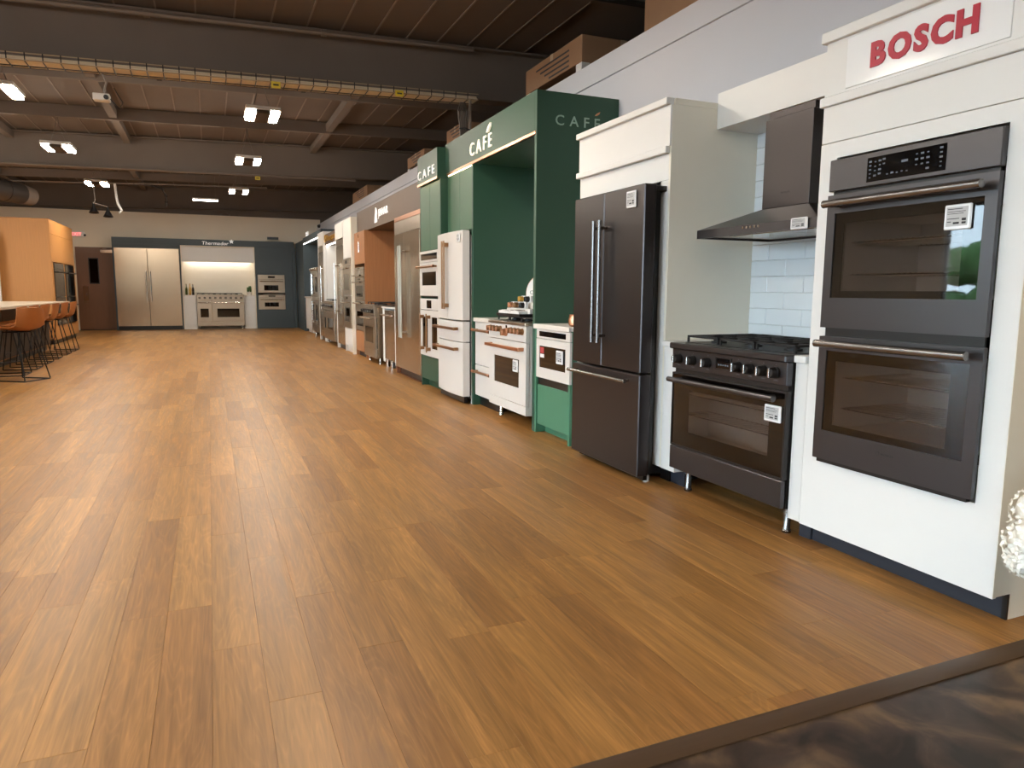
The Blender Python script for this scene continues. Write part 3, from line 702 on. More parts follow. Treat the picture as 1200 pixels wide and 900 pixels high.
# dishwasher + counter
t = rt('drawer_dishwasher', 'matte white two-drawer dishwasher with bronze handles beside white range', 'dishwasher', 2.545, 6.737)
w = .29
bx('body', 'dark_metal', t, -w+.01, w-.01, .03, .6, .1, .88, 0)
for z0, z1, hz in ((.44, .884, .80), (.115, .433, .37)):
    d = bx('drawer', 'cafe_white', t, -w, w, 0, .028, z0, z1, .004); bar_handle(d, (-.25, hz), (.25, hz), 0, .05, .014, 'bronze', endm='copper')
bx('toe_kick', 'black', t, -w, w, .06, .07, 0, .11, 0)
t = rt('stone_countertop', 'narrow pale stone countertop above the white drawer dishwasher', 'countertop', 2.53, 6.74)
bx('slab', 'stone', t, -.303, .30, 0, .68, .887, .922, .004); bx('front_edge', 'stone', t, -.303, .30, -.002, .02, .882, .9225, .004)

# white refrigerator with bowed doors
def bowed(parent, name, m, x0, x1, z0, z1, W_, bow=.03, th=.075):
    n = 10; P_ = []
    for i in range(n+1):
        x = x0+(x1-x0)*i/n; P_.append((x, -bow*(1-(x/(W_))**2)))
    poly = P_ + [(x1, th), (x0, th)]
    return MB().prism(poly, 'z', z0, z1).build(name, m, parent)
t = rt('white_refrigerator', 'matte white french door refrigerator with bronze handles in green surround', 'refrigerator', 2.43, 7.525)
w = .438
bx('case', 'cafe_white', t, -w+.02, w-.02, .095, .80, .05, 1.775, .004); bx('door_gasket', 'black', t, -w+.02, w-.02, .0755, .0945, .09, 1.80, 0)
for x0, x1, hx in ((-w, -.003, -.035), (.003, w, .035)):
    d = bowed(t, 'door', 'cafe_white', x0, x1, .892, 1.818, w)
    flat_handle(d, (hx, 1.0), (hx, 1.73), -.028, .045, .03, 'bronze')
    if x0 > 0: price_tag(d, .31, .40, 1.70, 1.79, -.012)
for z0, z1, hz in ((.665, .876, .80), (.085, .655, .585)):
    d = bowed(t, 'drawer', 'cafe_white', -w, w, z0, z1, w); flat_handle(d, (-.40, hz), (.38, hz), -.03, .045, .03, 'bronze')
bx('base_grille', 'black', t, -w+.02, w-.02, .02, .06, .012, .085, 0)
for x in (-.4, .4): MB().cyl((x, .12, 0), (x, .12, .05), .018, 10).build('foot', 'foam', t)

# second green section
t = rt('green_oven_tower', 'narrow green oven tower with small cream lettering on its header', 'cabinet', 2.47, 8.405)
a, b = -.425, .43
bx('side_panel', 'green', t, a, a+.025, 0, .78, 0, 2.463); bx('side_panel', 'green', t, b-.025, b, 0, .78, 0, 2.463)
bx('fascia', 'green', t, a+.03, b, -.036, .78, 2.466, 2.80, .001)
bx('copper_strip', 'copper', t, a+.03, b-.005, -.042, -.034, 2.455, 2.485, .001)
bx('light_strip', 'led_warm', t, a+.05, b-.04, -.030, -.024, 2.462, 2.4655, 0)
letters(t, 'CAFE', -.37, .33, 2.53, 2.63, -.036, .008, 'sign_soft', gap=.35, bold=.0)
for x0, x1 in ((a+.027, .0), (.004, b-.027)): bx('door', 'green_mid', t, x0, x1, 0, .02, 1.68, 2.45, .003)
bx('drawer_front', 'green', t, a+.027, b-.027, .0, .02, .10, .385, .003); bx('toe_kick', 'green', t, a+.025, b-.025, .09, .1, 0, .1, 0)
bx('back_panel', 'green', t, a+.025, b-.025, .7, .78, 0, 2.46, 0)
t = rt('white_speed_oven', 'white speed oven with bronze handle high in the green tower', 'oven', 2.45, 8.405)
w = .39
cp = bx('control_panel', 'cafe_white', t, -w, w, 0, .02, 1.54, 1.672, .003); bx('display', 'black_gloss', cp, -.34, .34, -.002, .003, 1.565, 1.64, 0)
d = oven_door(t, -w, w, 1.135, 1.535, 0, .02, (-.30, .30, 1.26, 1.42), 'cafe_white', gm='smoke_glass'); bar_handle(d, (-.36, 1.482), (.36, 1.482), 0, .05, .014, 'bronze', endm='copper')
bx('body', 'black', t, -w+.02, w-.02, .021, .5, 1.12, 1.66, 0)
t = rt('built_in_coffee_machine', 'white built-in coffee machine with small dark screen in green tower', 'coffee machine', 2.45, 8.405)
cp = bx('front_panel', 'cafe_white', t, -w, w, 0, .02, .965, 1.10, .003); bx('screen', 'black_gloss', cp, -.10, .10, -.002, .002, .985, 1.08, 0); bx('body', 'black', t, -w+.02, w-.02, .021, .4, .97, 1.09, 0)
t = rt('white_wall_oven', 'white wall oven with upright bronze handles low in the green tower', 'oven', 2.45, 8.405)
for x0, x1, hx in ((-w, -.002, -.24), (.002, w, .05)):
    d = oven_door(t, x0, x1, .40, .958, 0, .02, (x0+.10, x1-.06, .50, .88), 'cafe_white', gm='smoke_glass')
    flat_handle(d, (hx if x0 < 0 else .04, .45), (hx if x0 < 0 else .04, .92), 0, .045, .028, 'bronze')
bx('body', 'black', t, -w+.02, w-.02, .021, .5, .40, .95, 0)

# ------------------------------------------------------------------ walnut display
t = rt('walnut_surround', 'walnut kitchen surround with taupe header and lit white lettering', 'surround', 2.56, 11.14)
L_ = lambda y: 11.14-y
fa = bx('header', 'taupe', t, L_(13.44), L_(8.86), 0, .73, 2.225, 2.60, .002)
letters(fa, 'JENNAIR', L_(11.62), L_(10.95), 2.37, 2.48, 0, .008, 'sign_white', gap=.12, bold=.0, joined=True)
MB().prism([(L_(11.88), 2.29), (L_(11.72), 2.29), (L_(11.70), 2.31), (L_(11.73), 2.36), (L_(11.70), 2.44), (L_(11.76), 2.52), (L_(11.80), 2.53), (L_(11.82), 2.44), (L_(11.85), 2.40)], 'y', -.012, 0).build('emblem', 'sign_white', fa, False)
tr = MB(); tr.ring(L_(10.32), L_(8.86), -.06, .0, 0, 2.222, L_(10.27), L_(8.91), 0.001, 2.165); tr.build('refrigerator_frame', 'copper', t, False)
bx('oven_stack_side', 'walnut', t, L_(12.52), L_(12.49), -.06, .73, 0, 2.222, .001); bx('oven_stack_side', 'walnut', t, L_(13.43), L_(13.40), -.06, .73, 0, 2.222, .001)
bx('niche_back', 'walnut', t, L_(12.49), L_(10.33), .68, .73, 0, 2.222, 0)
bx('oven_stack_panel', 'walnut', t, L_(13.40), L_(12.52), -.06, -.04, 1.66, 2.222, .001); bx('oven_stack_panel', 'walnut', t, L_(13.40), L_(12.52), -.06, -.04, .10, .47, .001); bx('toe_kick', 'kick', t, L_(13.40), L_(12.52), .0, .01, 0, .1, 0)
mb = MB(); mb.cyl((.0, -.075, 1.86), (0, -.075, 2.06), .008, 8); mb.cyl((0, -.075, 1.90), (0, -.058, 1.90), .006, 6); mb.cyl((0, -.075, 2.03), (0, -.058, 2.03), .006, 6); h = mb.build('sample_handle', 'chrome', t, True, Matrix.Translation((L_(12.95), 0, 0)))
MB().tube([(0, -.075, 2.12), (.02, -.085, 2.15), (0, -.075, 2.18)], .008, 6).build('sample_hook', 'chrome', t, True, Matrix.Translation((L_(12.95), 0, 0)))
t = rt('column_refrigerator', 'pair of tall stainless column refrigerator doors with long bar handles', 'refrigerator', 2.50, 9.59)
w = .672
bx('case', 'dark_metal', t, -w, w, .05, .76, .1, 2.15, 0)
for x0, x1, hx in ((-w, -.125, -.175), (-.121, w, -.065)):
    d = bx('door', 'steel_v', t, x0, x1, -.02, .049, .10, 1.98, .003); bar_handle(d, (hx, .55), (hx, 1.80), -.02, .065, .014, 'steel')
    bx('upper_grille', 'steel', t, x0, x1, -.012, .049, 1.985, 2.155, .002)
bx('base_grille', 'black', t, -w, w, .05, .06, .0, .098, 0)
t = rt('stainless_dishwasher', 'stainless dishwasher between white side panels in the walnut display', 'dishwasher', 2.52, 10.82)
for a, b, n in ((.36, .50, 0), (-.44, -.315, 0)): bx('side_panel', 'white', t, a, b, 0, .62, .08, .92, .002)
d = bx('door', 'steel_v', t, -.31, .355, .0, .03, .13, .89, .004); bar_handle(d, (-.34, .82), (.33, .82), 0, .06, .013, 'chrome')
bx('body', 'dark_metal', t, -.30, .345, .031, .58, .13, .89, 0); bx('toe_kick', 'black', t, -.42, .48, .09, .1, 0, .08, 0)
MB().lathe([(.03, 0), (.03, .12)], (.05, .03, 0), 12).build('leg', 'chrome', t); MB().lathe([(.03, 0), (.03, .12)], (-.25, .03, 0), 12).build('leg', 'chrome', t)
t = rt('dark_countertop', 'dark stone countertop on the stainless dishwasher of the walnut display', 'countertop', 2.50, 10.82)
bx('slab', 'black_gloss', t, -.45, .50, .02, .72, .945, .965, .003); bx('build_up', 'white', t, -.45, .50, .0, .70, .921, .945, .002)
t = rt('white_bottle', 'slim white bottle with grey print on the dark countertop', 'bottle', 2.75, 10.42, .9655)
MB().lathe([(.045, 0), (.05, .01), (.05, .22), (.03, .27), (.022, .28), (.022, .33)], n=18).build('body', 'white_gloss', t); MB().lathe([(.024, .33), (.024, .36)], n=14).build('cap', 'ink', t)
def steel_range(t, w, top, z0=.13, split=None, kn=6, wz=(.36, .62), hz=.72):
    mb = MB(); mb.box(-w, w, .03, .68, z0, top-.03); mb.build('body', 'steel_v', t, False)
    bx('cooktop', 'steel', t, -w, w, -.02, .68, top-.03, top, .005); bx('back_trim', 'steel', t, -w, w, .62, .68, top, top+.05, .003)
    cp = bx('control_panel', 'steel', t, -w, w, -.02, .03, top-.17, top-.032, .006)
    for k in range(kn): knob(cp, -w+.08+(2*w-.16)*k/(kn-1), top-.1, -.02, .03, .05, 'dark_metal', 'chrome')
    segs = [(-w, w)] if split is None else [(-w, split-.004), (split+.004, w)]
    for a, b in segs:
        m_ = min(.14, (b-a)*.22)
        d = oven_door(t, a+.003, b-.003, z0+.14, top-.178, -.012, .03, (a+m_, b-m_, wz[0], wz[1]), 'steel', gm='smoke_glass'); bar_handle(d, (a+.03, hz), (b-.03, hz), -.012, .06, .015, 'chrome')
        bx('window_lining', 'black', t, a+.02, b-.02, .0201, .029, z0+.16, top-.2, 0)
    bx('kick_panel', 'steel', t, -w, w, -.004, .025, z0, z0+.135, .003)
    for x in (-w+.06, w-.06): MB().lathe([(.022, 0), (.022, .03), (.016, .04), (.016, z0)], (x, .08, 0), 12).build('leg', 'chrome', t)
    n = max(2, round(2*w/.3)); g = (2*w-.06)/n
    for k in range(n): burner_grate(t, -w+.03+k*g, -w+.03+(k+1)*g-.01, .06, .6, top+.03)
t = rt('stainless_gas_range', 'stainless gas range in front of the walnut niche', 'range', 2.44, 11.88)
steel_range(t, .45, .96, .10, kn=6, wz=(.34, .60), hz=.745)
def oven_unit(name, label, cat, xf, yc, w, z0, z1, cpz, win, hz, m='steel', gm='smoke_glass', rot=-90, rt_=True, handle=True, disp=(-.1, .1)):
    t = thing(name, label, cat, (xf, yc, 0), rot)
    cp = bx('control_panel', m, t, -w, w, 0, .02, cpz, z1, .003); bx('display', 'black_gloss', cp, disp[0], disp[1], -.002, .002, cpz+(z1-cpz)*.3, cpz+(z1-cpz)*.75, 0)
    d = oven_door(t, -w, w, z0, cpz-.006, 0, .02, win, m, gm=gm)
    if handle: bar_handle(d, (-w*.88, hz), (w*.88, hz), 0, .055, .014, 'chrome')
    bx('body', 'black', t, -w+.02, w-.02, .021, .5, z0+.01, z1-.01, 0); return t
oven_unit('built_in_coffee_machine', 'stainless built-in coffee machine at the top of the walnut oven stack', 'coffee machine', 2.485, 12.96, .42, 1.43, 1.60, 1.56, (-.12, .12, 1.47, 1.54), 1.452)
oven_unit('stainless_speed_oven', 'stainless speed oven in the middle of the walnut oven stack', 'oven', 2.485, 12.96, .42, 1.02, 1.42, 1.36, (-.30, .30, 1.08, 1.28), 1.335)
oven_unit('stainless_wall_oven', 'stainless wall oven at the bottom of the walnut oven stack', 'oven', 2.485, 12.96, .42, .48, 1.01, .93, (-.30, .30, .56, .82), .965)

# ------------------------------------------------------------------ white and gold display
t = rt('white_tall_cabinets', 'tall white cabinet block with stainless ovens beside gold lettering', 'cabinet', 2.45, 14.36)
L_ = lambda y: 14.36-y
bx('side_panel', 'cabinet_side', t, L_(13.53), L_(13.46), 0, .84, 0, 2.535, .002); bx('side_panel', 'white', t, L_(15.27), L_(15.21), 0, .84, 0, 2.535, .002); bx('divider_panel', 'white', t, L_(14.36), L_(14.33), .01, .84, 0, 2.53, .001)
bx('door', 'white', t, L_(14.325), L_(13.535), .0, .02, 1.80, 2.53, .003); bx('door', 'white', t, L_(15.205), L_(14.365), 0, .02, 2.215, 2.53, .003)
bx('drawer', 'white', t, L_(14.325), L_(13.535), 0, .02, .13, .475, .003); bx('toe_kick', 'white', t, L_(14.325), L_(13.535), .06, .07, 0, .125, 0); bx('back_panel', 'white', t, L_(15.205), L_(13.535), .8, .84, 0, 2.53, 0)
oven_unit('stainless_upper_oven', 'stainless single oven above another in the tall white cabinet', 'oven', 2.43, 13.93, .385, 1.10, 1.79, 1.65, (-.27, .27, 1.2, 1.5), 1.60)
oven_unit('stainless_lower_oven', 'stainless single oven below another in the tall white cabinet', 'oven', 2.43, 13.93, .385, .485, 1.09, 1.0, (-.27, .27, .6, .88), .965)
def tall_fridge(label, xf, yc, w, z1, hx):
    t = rt('column_refrigerator', label, 'refrigerator', xf, yc)
    bx('case', 'dark_metal', t, -w, w, .05, .7, .08, z1, 0)
    d = bx('door', 'steel_v', t, -w, w, 0, .049, .10, z1-.12, .004); bar_handle(d, (hx, .7), (hx, 1.75), 0, .06, .015, 'chrome')
    bx('upper_grille', 'steel', t, -w, w, .004, .049, z1-.115, z1, .003); bx('base_grille', 'black', t, -w, w, .05, .06, 0, .08, 0); return t
tall_fridge('tall stainless refrigerator column inside the tall white cabinet block', 2.455, 14.785, .415, 2.20, -.34)
t = rt('white_base_cabinet', 'narrow white base cabinet between refrigerator column and gold-lettered niche', 'cabinet', 2.48, 15.36)
bx('body', 'white', t, -.085, .085, .02, .6, .1, .92, 0); bx('door', 'white', t, -.085, .085, 0, .0195, .1, .92, .003); bx('handle', 'chrome', t, -.01, .01, -.02, 0, .55, .58, .003); bx('toe_kick', 'white', t, -.085, .085, .06, .07, 0, .1, 0); bx('countertop', 'stone', t, -.085, .085, -.01, .62, .921, .95, .002)
t = rt('gold_lettered_niche', 'white lit niche with gold lettering on a taupe header', 'surround', 2.50, 16.2)
L_ = lambda y: 16.2-y
bx('header', 'taupe', t, L_(17.02), L_(15.28), 0, .75, 2.215, 2.45, .002); bx('niche_back', 'white', t, L_(17.02), L_(15.28), .62, .66, .95, 2.214, 0); bx('niche_side', 'white', t, L_(17.02), L_(17.0), .02, .62, .95, 2.214, 0)
bx('light_strip', 'led_white', t, L_(16.98), L_(15.3), .03, .06, 2.203, 2.2145, 0)
letters(t, 'Monogram', L_(16.75), L_(15.42), 2.285, 2.41, 0, .03, 'gold', gap=.08, bold=.02, joined=True)
MB().tube([(L_(16.88)+.05*math.cos(a*math.pi/8), -.015, 2.35+.08*math.sin(a*math.pi/8)) for a in range(16)], .012, 6, True).build('emblem', 'gold', t)
t = rt('wide_stainless_range', 'wide stainless range standing inside the gold-lettered niche', 'range', 2.43, 16.22)
steel_range(t, .72, .95, .10, split=-.3, kn=8, wz=(.34, .58), hz=.735)
t = rt('white_tall_cabinet', 'narrow tall white cabinet left of the gold-lettered niche', 'cabinet', 2.46, 17.48)
bx('side_panel', 'white', t, -.44, -.41, 0, .8, 0, 2.53, .001); bx('side_panel', 'white', t, .41, .44, 0, .8, 0, 2.53, .001); bx('door', 'white', t, -.41, .41, 0, .02, 2.215, 2.53, .003); bx('back_panel', 'white', t, -.41, .41, .76, .8, 0, 2.53, 0)
tall_fridge('tall stainless refrigerator column in the narrow white cabinet near blue niche', 2.465, 17.48, .40, 2.20, .33)

# ------------------------------------------------------------------ blue corner display on the right wall
t = rt('blue_niche', 'slate blue kitchen niche with white light line in the back corner', 'surround', 2.55, 20.75)
L_ = lambda y: 20.75-y
bx('end_panel', 'slate_blue', t, L_(18.02), L_(17.95), 0, .75, 0, 2.66, .001); bx('end_panel', 'slate_blue', t, L_(23.46), L_(21.6), 0, .74, 0, 2.62, .001)
bx('niche_back', 'slate_blue', t, L_(21.6), L_(18.02), .68, .74, 0, 2.5, 0); bx('header', 'slate_blue', t, L_(21.6), L_(18.02), 0, .74, 2.50, 2.66, .001)
bx('light_strip', 'led_white', t, L_(21.5), L_(18.1), .0, .03, 2.488, 2.4995, 0)
letters(t, 'bl', L_(20.9), L_(20.5), 2.66, 2.78, .03, .03, 'sign_white', gap=.2, bold=.03, joined=True)
t = rt('white_base_cabinet', 'white base cabinet with pale top in the blue corner niche', 'cabinet', 2.56, 20.45)
bx('body', 'white', t, -.95, .6, .02, .62, .1, .97, 0); bx('door', 'white', t, -.95, -.18, 0, .0195, .1, .97, .003); bx('door', 'white', t, -.176, .6, 0, .0195, .1, .97, .003); bx('toe_kick', 'white', t, -.95, .6, .07, .08, 0, .1, 0); bx('countertop', 'stone', t, -.97, .62, -.03, .66, .971, 1.01, .004)
t = rt('french_door_oven_tower', 'stainless double oven tower with paired upright handles in blue niche', 'oven', 2.50, 19.05)
bx('body', 'steel_v', t, -.68, .68, .03, .62, .2, 1.72, .002)
for z0, z1 in ((.30, .96), (1.02, 1.66)):
    for x0, x1, hx in ((-.67, -.005, -.08), (.005, .67, .08)):
        d = oven_door(t, x0, x1, z0, z1, 0, .028, (x0+.1, x1-.1, z0+.12, z1-.14), 'steel', gm='smoke_glass'); bar_handle(d, (hx, z0+.06), (hx, z1-.06), 0, .06, .018, 'chrome')
cp = bx('control_panel', 'steel', t, -.68, .68, -.01, .03, 1.665, 1.76, .003)
for x in (-.4, -.2, .2, .4): knob(cp, x, 1.712, -.01, .032, .05, 'chrome')
bx('base_panel', 'steel', t, -.68, .68, .01, .03, .12, .295, .002)
for x in (-.6, .6): MB().lathe([(.03, 0), (.03, .2)], (x, .1, 0), 10).build('leg', 'chrome', t)

# ------------------------------------------------------------------ BACK WALL display (faces -y)
YB = 23.5
t = thing('blue_wall_surround', 'slate blue wall surround with lit script lettering and white star', 'surround', (0, YB, 0))
bx('top_panel', 'slate_blue', t, -2.50, 2.50, 0, .39, 2.482, 2.665, .002)
bx('upper_filler', 'slate_blue', t, -2.50, -.735, 0.001, .39, 2.372, 2.481, .001)
bx('end_panel', 'slate_blue', t, -2.50, -2.458, .002, .39, 0, 2.371, .001); bx('divider_panel', 'slate_blue', t, -.768, -.735, .002, .39, 0, 2.371, .001)
MB().ring(1.338, 2.44, .002, .04, 0.0, 2.481, 1.40, 2.19, .585, 1.65).build('oven_panel', 'slate_blue', t, False); bx('corner_panel', 'slate_blue', t, 2.445, 2.54, -.0, .39, 0, 2.481, .001)
bx('vent_panel', 'slate_blue', t, 1.72, 2.05, -.004, .0, 2.72, 2.80, .001).hide_render = False
MB().ring(-.728, 1.332, -.012, .36, .0, 2.478, -.706, 1.31, .001, 2.455).build('niche_frame', 'stone_vein', t, False)
bx('niche_back', 'stone_vein', t, -.706, 1.31, .36, .388, .0, 2.455, 0); bx('hood_panel', 'white', t, -.706, 1.31, .06, .358, 2.04, 2.455, .002)
bx('light_strip', 'led_white', t, -.6, 1.2, .24, .29, 2.030, 2.0395, 0); bx('hood_lip', 'white', t, -.706, 1.31, .06, .08, 2.005, 2.0395, .001)
letters(t, 'Thermador', -.14, .60, 2.515, 2.61, 0, .01, 'sign_white', gap=.10, bold=.0, joined=True, shear=.15)
st = []
for k in range(10):
    r = .075 if k % 2 == 0 else .03; st.append((.69+r*math.sin(k*math.pi/5), 2.625+r*math.cos(k*math.pi/5)))
MB().prism(st, 'y', -.02, 0).build('star', 'sign_white', t, False)
t = thing('built_in_refrigerator', 'wide pair of stainless built-in refrigerator doors in slate blue wall', 'refrigerator', (-1.612, YB, 0))
bx('case', 'dark_metal', t, -.84, .84, .03, .38, .02, 2.36, 0)
for x0, x1, hx in ((-.842, -.004, -.055), (.004, .842, .055)):
    d = bx('door', 'steel_v', t, x0, x1, -.03, .028, .115, 2.365, .004); bar_handle(d, (hx, .83), (hx, 1.70), -.03, .065, .018, 'chrome')
bx('base_grille', 'black', t, -.84, .84, .0, .02, .0, .11, 0)
t = thing('wide_steel_range', 'wide stainless range with two oven doors in the pale stone niche', 'range', (.31, YB-.14, 0))
steel_range(t, .66, 1.04, .10, split=-.25, kn=9, wz=(.36, .62), hz=.80)
for x0, x1, lb in ((-.70, -.36, 'white base cabinet between wide steel range and stainless refrigerator doors'), (.98, 1.305, 'white base cabinet between wide steel range and slate blue oven panel')):
    t = thing('white_base_cabinet', lb, 'cabinet', ((x0+x1)/2, YB-.03, 0)); w = (x1-x0)/2
    bx('body', 'white', t, -w, w, .02, .38, .1, .985, 0); bx('drawer', 'white', t, -w, w, 0, .0195, .84, .985, .003); bx('door', 'white', t, -w, w, 0, .0195, .13, .834, .003); bx('toe_kick', 'white', t, -w, w, .03, .04, 0, .1, 0)
    bx('countertop', 'stone', t, -w, w, -.015, .38, .986, 1.02, .003)
for x, lb, m in ((-.62, 'tall dark green bottle on the counter next to stainless refrigerator doors', 'bottle_glass'), (-.52, 'amber bottle on the counter next to stainless refrigerator doors', 'gold'), (-.44, 'short dark bottle on the counter next to stainless refrigerator doors', 'black_gloss')):
    t = thing('bottle', lb, 'bottle', (x, YB+.06, 1.0205), group='bottles by the wide range'); k = .8+.4*random.random()
    MB().lathe([(.03, 0), (.034, .01), (.034, .16*k), (.014, .22*k), (.014, .28*k)], n=14).build('body', m, t); MB().lathe([(.016, .28*k), (.016, .30*k)], n=10).build('stopper', 'walnut', t)
t = thing('potted_succulent', 'small dark leafy plant in a pale pot on the counter beside blue oven panel', 'plant', (1.14, YB+.06, 1.0205))
MB().lathe([(.06, 0), (.08, .1), (.075, .1), (.07, .08)], n=16).build('pot', 'stone', t)
for k in range(14):
    a = k*2.4; MB().ball((.05*math.cos(a), .05*math.sin(a), .15+.08*(k % 3)/2), .035, (.6, .6, 1.6), 8, 6).build('leaf', 'leaf', t)
for (z0, z1, cpz, wz, lb) in ((1.10, 1.645, 1.51, (1.17, 1.33), 'stainless oven above another in the slate blue back wall panel'), (.59, 1.035, .95, (.67, .80), 'stainless warming oven below another in the slate blue back wall panel')):
    oven_unit('wall_oven', lb, 'oven', 1.795, YB-.03, .393, z0, z1, cpz, (-.22, .20, *wz), cpz-.06, rot=0)

# door, exit sign
d = bpy.data.objects.new('door_1', None); COL.objects.link(d); d.location = (-2.98, 23.86, 0); struct(d, 'dark brown door with narrow glass in the back wall')
MB().ring(-.49, .475, 0, .038, 0.02, 2.375, -.16, .06, 1.35, 2.05).build('door_leaf', 'door_brown', d, False); bx('window_pane', 'smoke_glass', d, -.16, .06, .012, .018, 1.35, 2.05, 0)
MB().ring(-.18, .08, -.01, -.0005, 1.33, 2.07, -.155, .055, 1.355, 2.045).build('glass_frame', 'black', d, False)
bx('lock_plate', 'chrome', d, -.36, -.22, -.014, -.0005, .83, 1.27, .003); MB().cyl((-.29, -.014, 1.02), (-.29, -.06, 1.02), .025, 12).build('lever', 'chrome', d)
bx('door_closer', 'chrome', d, .14, .46, -.05, -.001, 2.22, 2.31, .004); MB().tube([(.2, -.04, 2.33), (.32, -.16, 2.34), (.44, -.03, 2.36)], .008, 6).build('closer_arm', 'chrome', d)
bx('threshold', 'dark_metal', d, -.49, .475, -.01, .03, 0, .018, 0)
t = thing('exit_sign', 'white box exit sign with red letters above the brown door', 'sign', (-3.40, 23.87, 2.66))
bx('housing', 'white', t, -.16, .19, -.03, .028, 0, .14, .004); letters(t, 'EXIT', -.13, .12, .025, .115, -.03, .004, 'exit_red', gap=.1, bold=.03, joined=True)
MB().cyl((.21, -.02, .05), (.21, -.07, .04), .03, 12).build('emergency_lamp', 'black', t); MB().cyl((.19, 0, .06), (.21, -.02, .05), .008, 6).build('lamp_arm', 'black', t)

# ------------------------------------------------------------------ LEFT SIDE: oak cabinets, island, stools
t = thing('oak_tall_cabinet', 'tall oak cabinet block with black ovens on its end', 'cabinet', (-3.05, 19.3, 0), 90)
bx('front_panel', 'oak', t, -1.42, -1.39, .0, 2.2, 0.1, 2.63, .002); bx('end_panel', 'oak', t, 1.40, 1.43, 0, 2.2, 0.1, 2.63, .002)
bx('top_panel', 'oak', t, -1.42, 1.43, 0, 2.2, 2.631, 2.65, .002)
bx('upper_door', 'oak', t, -1.388, -.012, .0, .02, 2.35, 2.629, .003); bx('upper_door', 'oak', t, -.006, 1.398, .0, .02, 2.35, 2.629, .003)
bx('door', 'oak', t, -1.388, -.012, .0, .02, 1.76, 2.345, .003); bx('door', 'oak', t, -.006, 1.398, .0, .02, 1.76, 2.345, .003)
bx('stile', 'oak', t, -1.388, -1.22, 0, .02, .1, 1.755, .001); bx('stile', 'oak', t, -.08, .08, 0, .02, .1, 1.755, .001); bx('stile', 'oak', t, 1.22, 1.398, 0, .02, .1, 1.755, .001)
bx('drawer', 'oak', t, -1.215, -.085, 0, .02, .1, .38, .003); bx('drawer', 'oak', t, .085, 1.215, 0, .02, .1, .38, .003)
bx('back_panel', 'oak', t, -1.388, 1.398, 2.15, 2.19, .1, 2.629, 0); bx('toe_kick', 'black', t, -1.40, 1.41, .06, .08, 0, .1, 0)
for yc, lb in ((18.65, 'black glass oven in the oak cabinet end nearer the island'), (19.95, 'black glass oven in the oak cabinet end nearer the brown door')):
    t = thing('black_wall_oven', lb, 'oven', (-3.035, yc, 0), 90)
    for z0, z1 in ((.40, 1.0), (1.02, 1.74)):
        d = oven_door(t, -.55, .55, z0, z1-.12, 0, .02, (-.45, .45, z0+.08, z1-.26), 'black_gloss', gm='smoke_glass'); bar_handle(d, (-.48, z1-.19), (.48, z1-.19), 0, .05, .014, 'dark_metal')
        bx('control_panel', 'black_gloss', t, -.55, .55, 0, .02, z1-.115, z1, .002); mbm = MB()
    bx('body', 'black', t, -.53, .53, .021, .5, .41, 1.73, 0)
t = thing('white_partition', 'white tall partition panel beside the oak cabinet block', 'panel', (-5.12, 17.6, 0))
bx('panel', 'white', t, -1.2, 1.2, 0, .06, .06, 2.3, .003); bx('plinth', 'kick', t, -1.2, 1.2, .01, .05, 0, .059, 0)

t = thing('kitchen_island', 'long kitchen island with pale stone top lined by leather stools', 'island', (-3.55, 13.0, 0))
bx('countertop', 'stone_warm', t, -1.1, .98, -3.6, 3.62, .905, .945, .004)
bx('body', 'walnut', t, -1.0, .62, -3.4, 3.45, .1, .904, .002); bx('toe_kick', 'black', t, -.95, .57, -3.35, 3.40, 0, .099, 0)
for k in range(6): bx('panel', 'island_dark', t, .621, .635, -3.35+k*1.13, -3.35+k*1.13+1.10, .12, .89, .002)
t = thing('serving_bowl', 'pale footed bowl on the stone island top', 'bowl', (-3.12, 12.75, .9455))
MB().lathe([(.06, 0), (.05, .02), (.025, .04), (.03, .06), (.17, .12), (.20, .15), (.19, .15), (.16, .125), (.02, .075)], n=28).build('bowl', 'stone', t)
for k in range(5): MB().ball((.07*math.cos(k*1.3), .07*math.sin(k*1.3), .135), .035, (1, 1, .8), 10, 7).build('pebble', 'walnut', t)

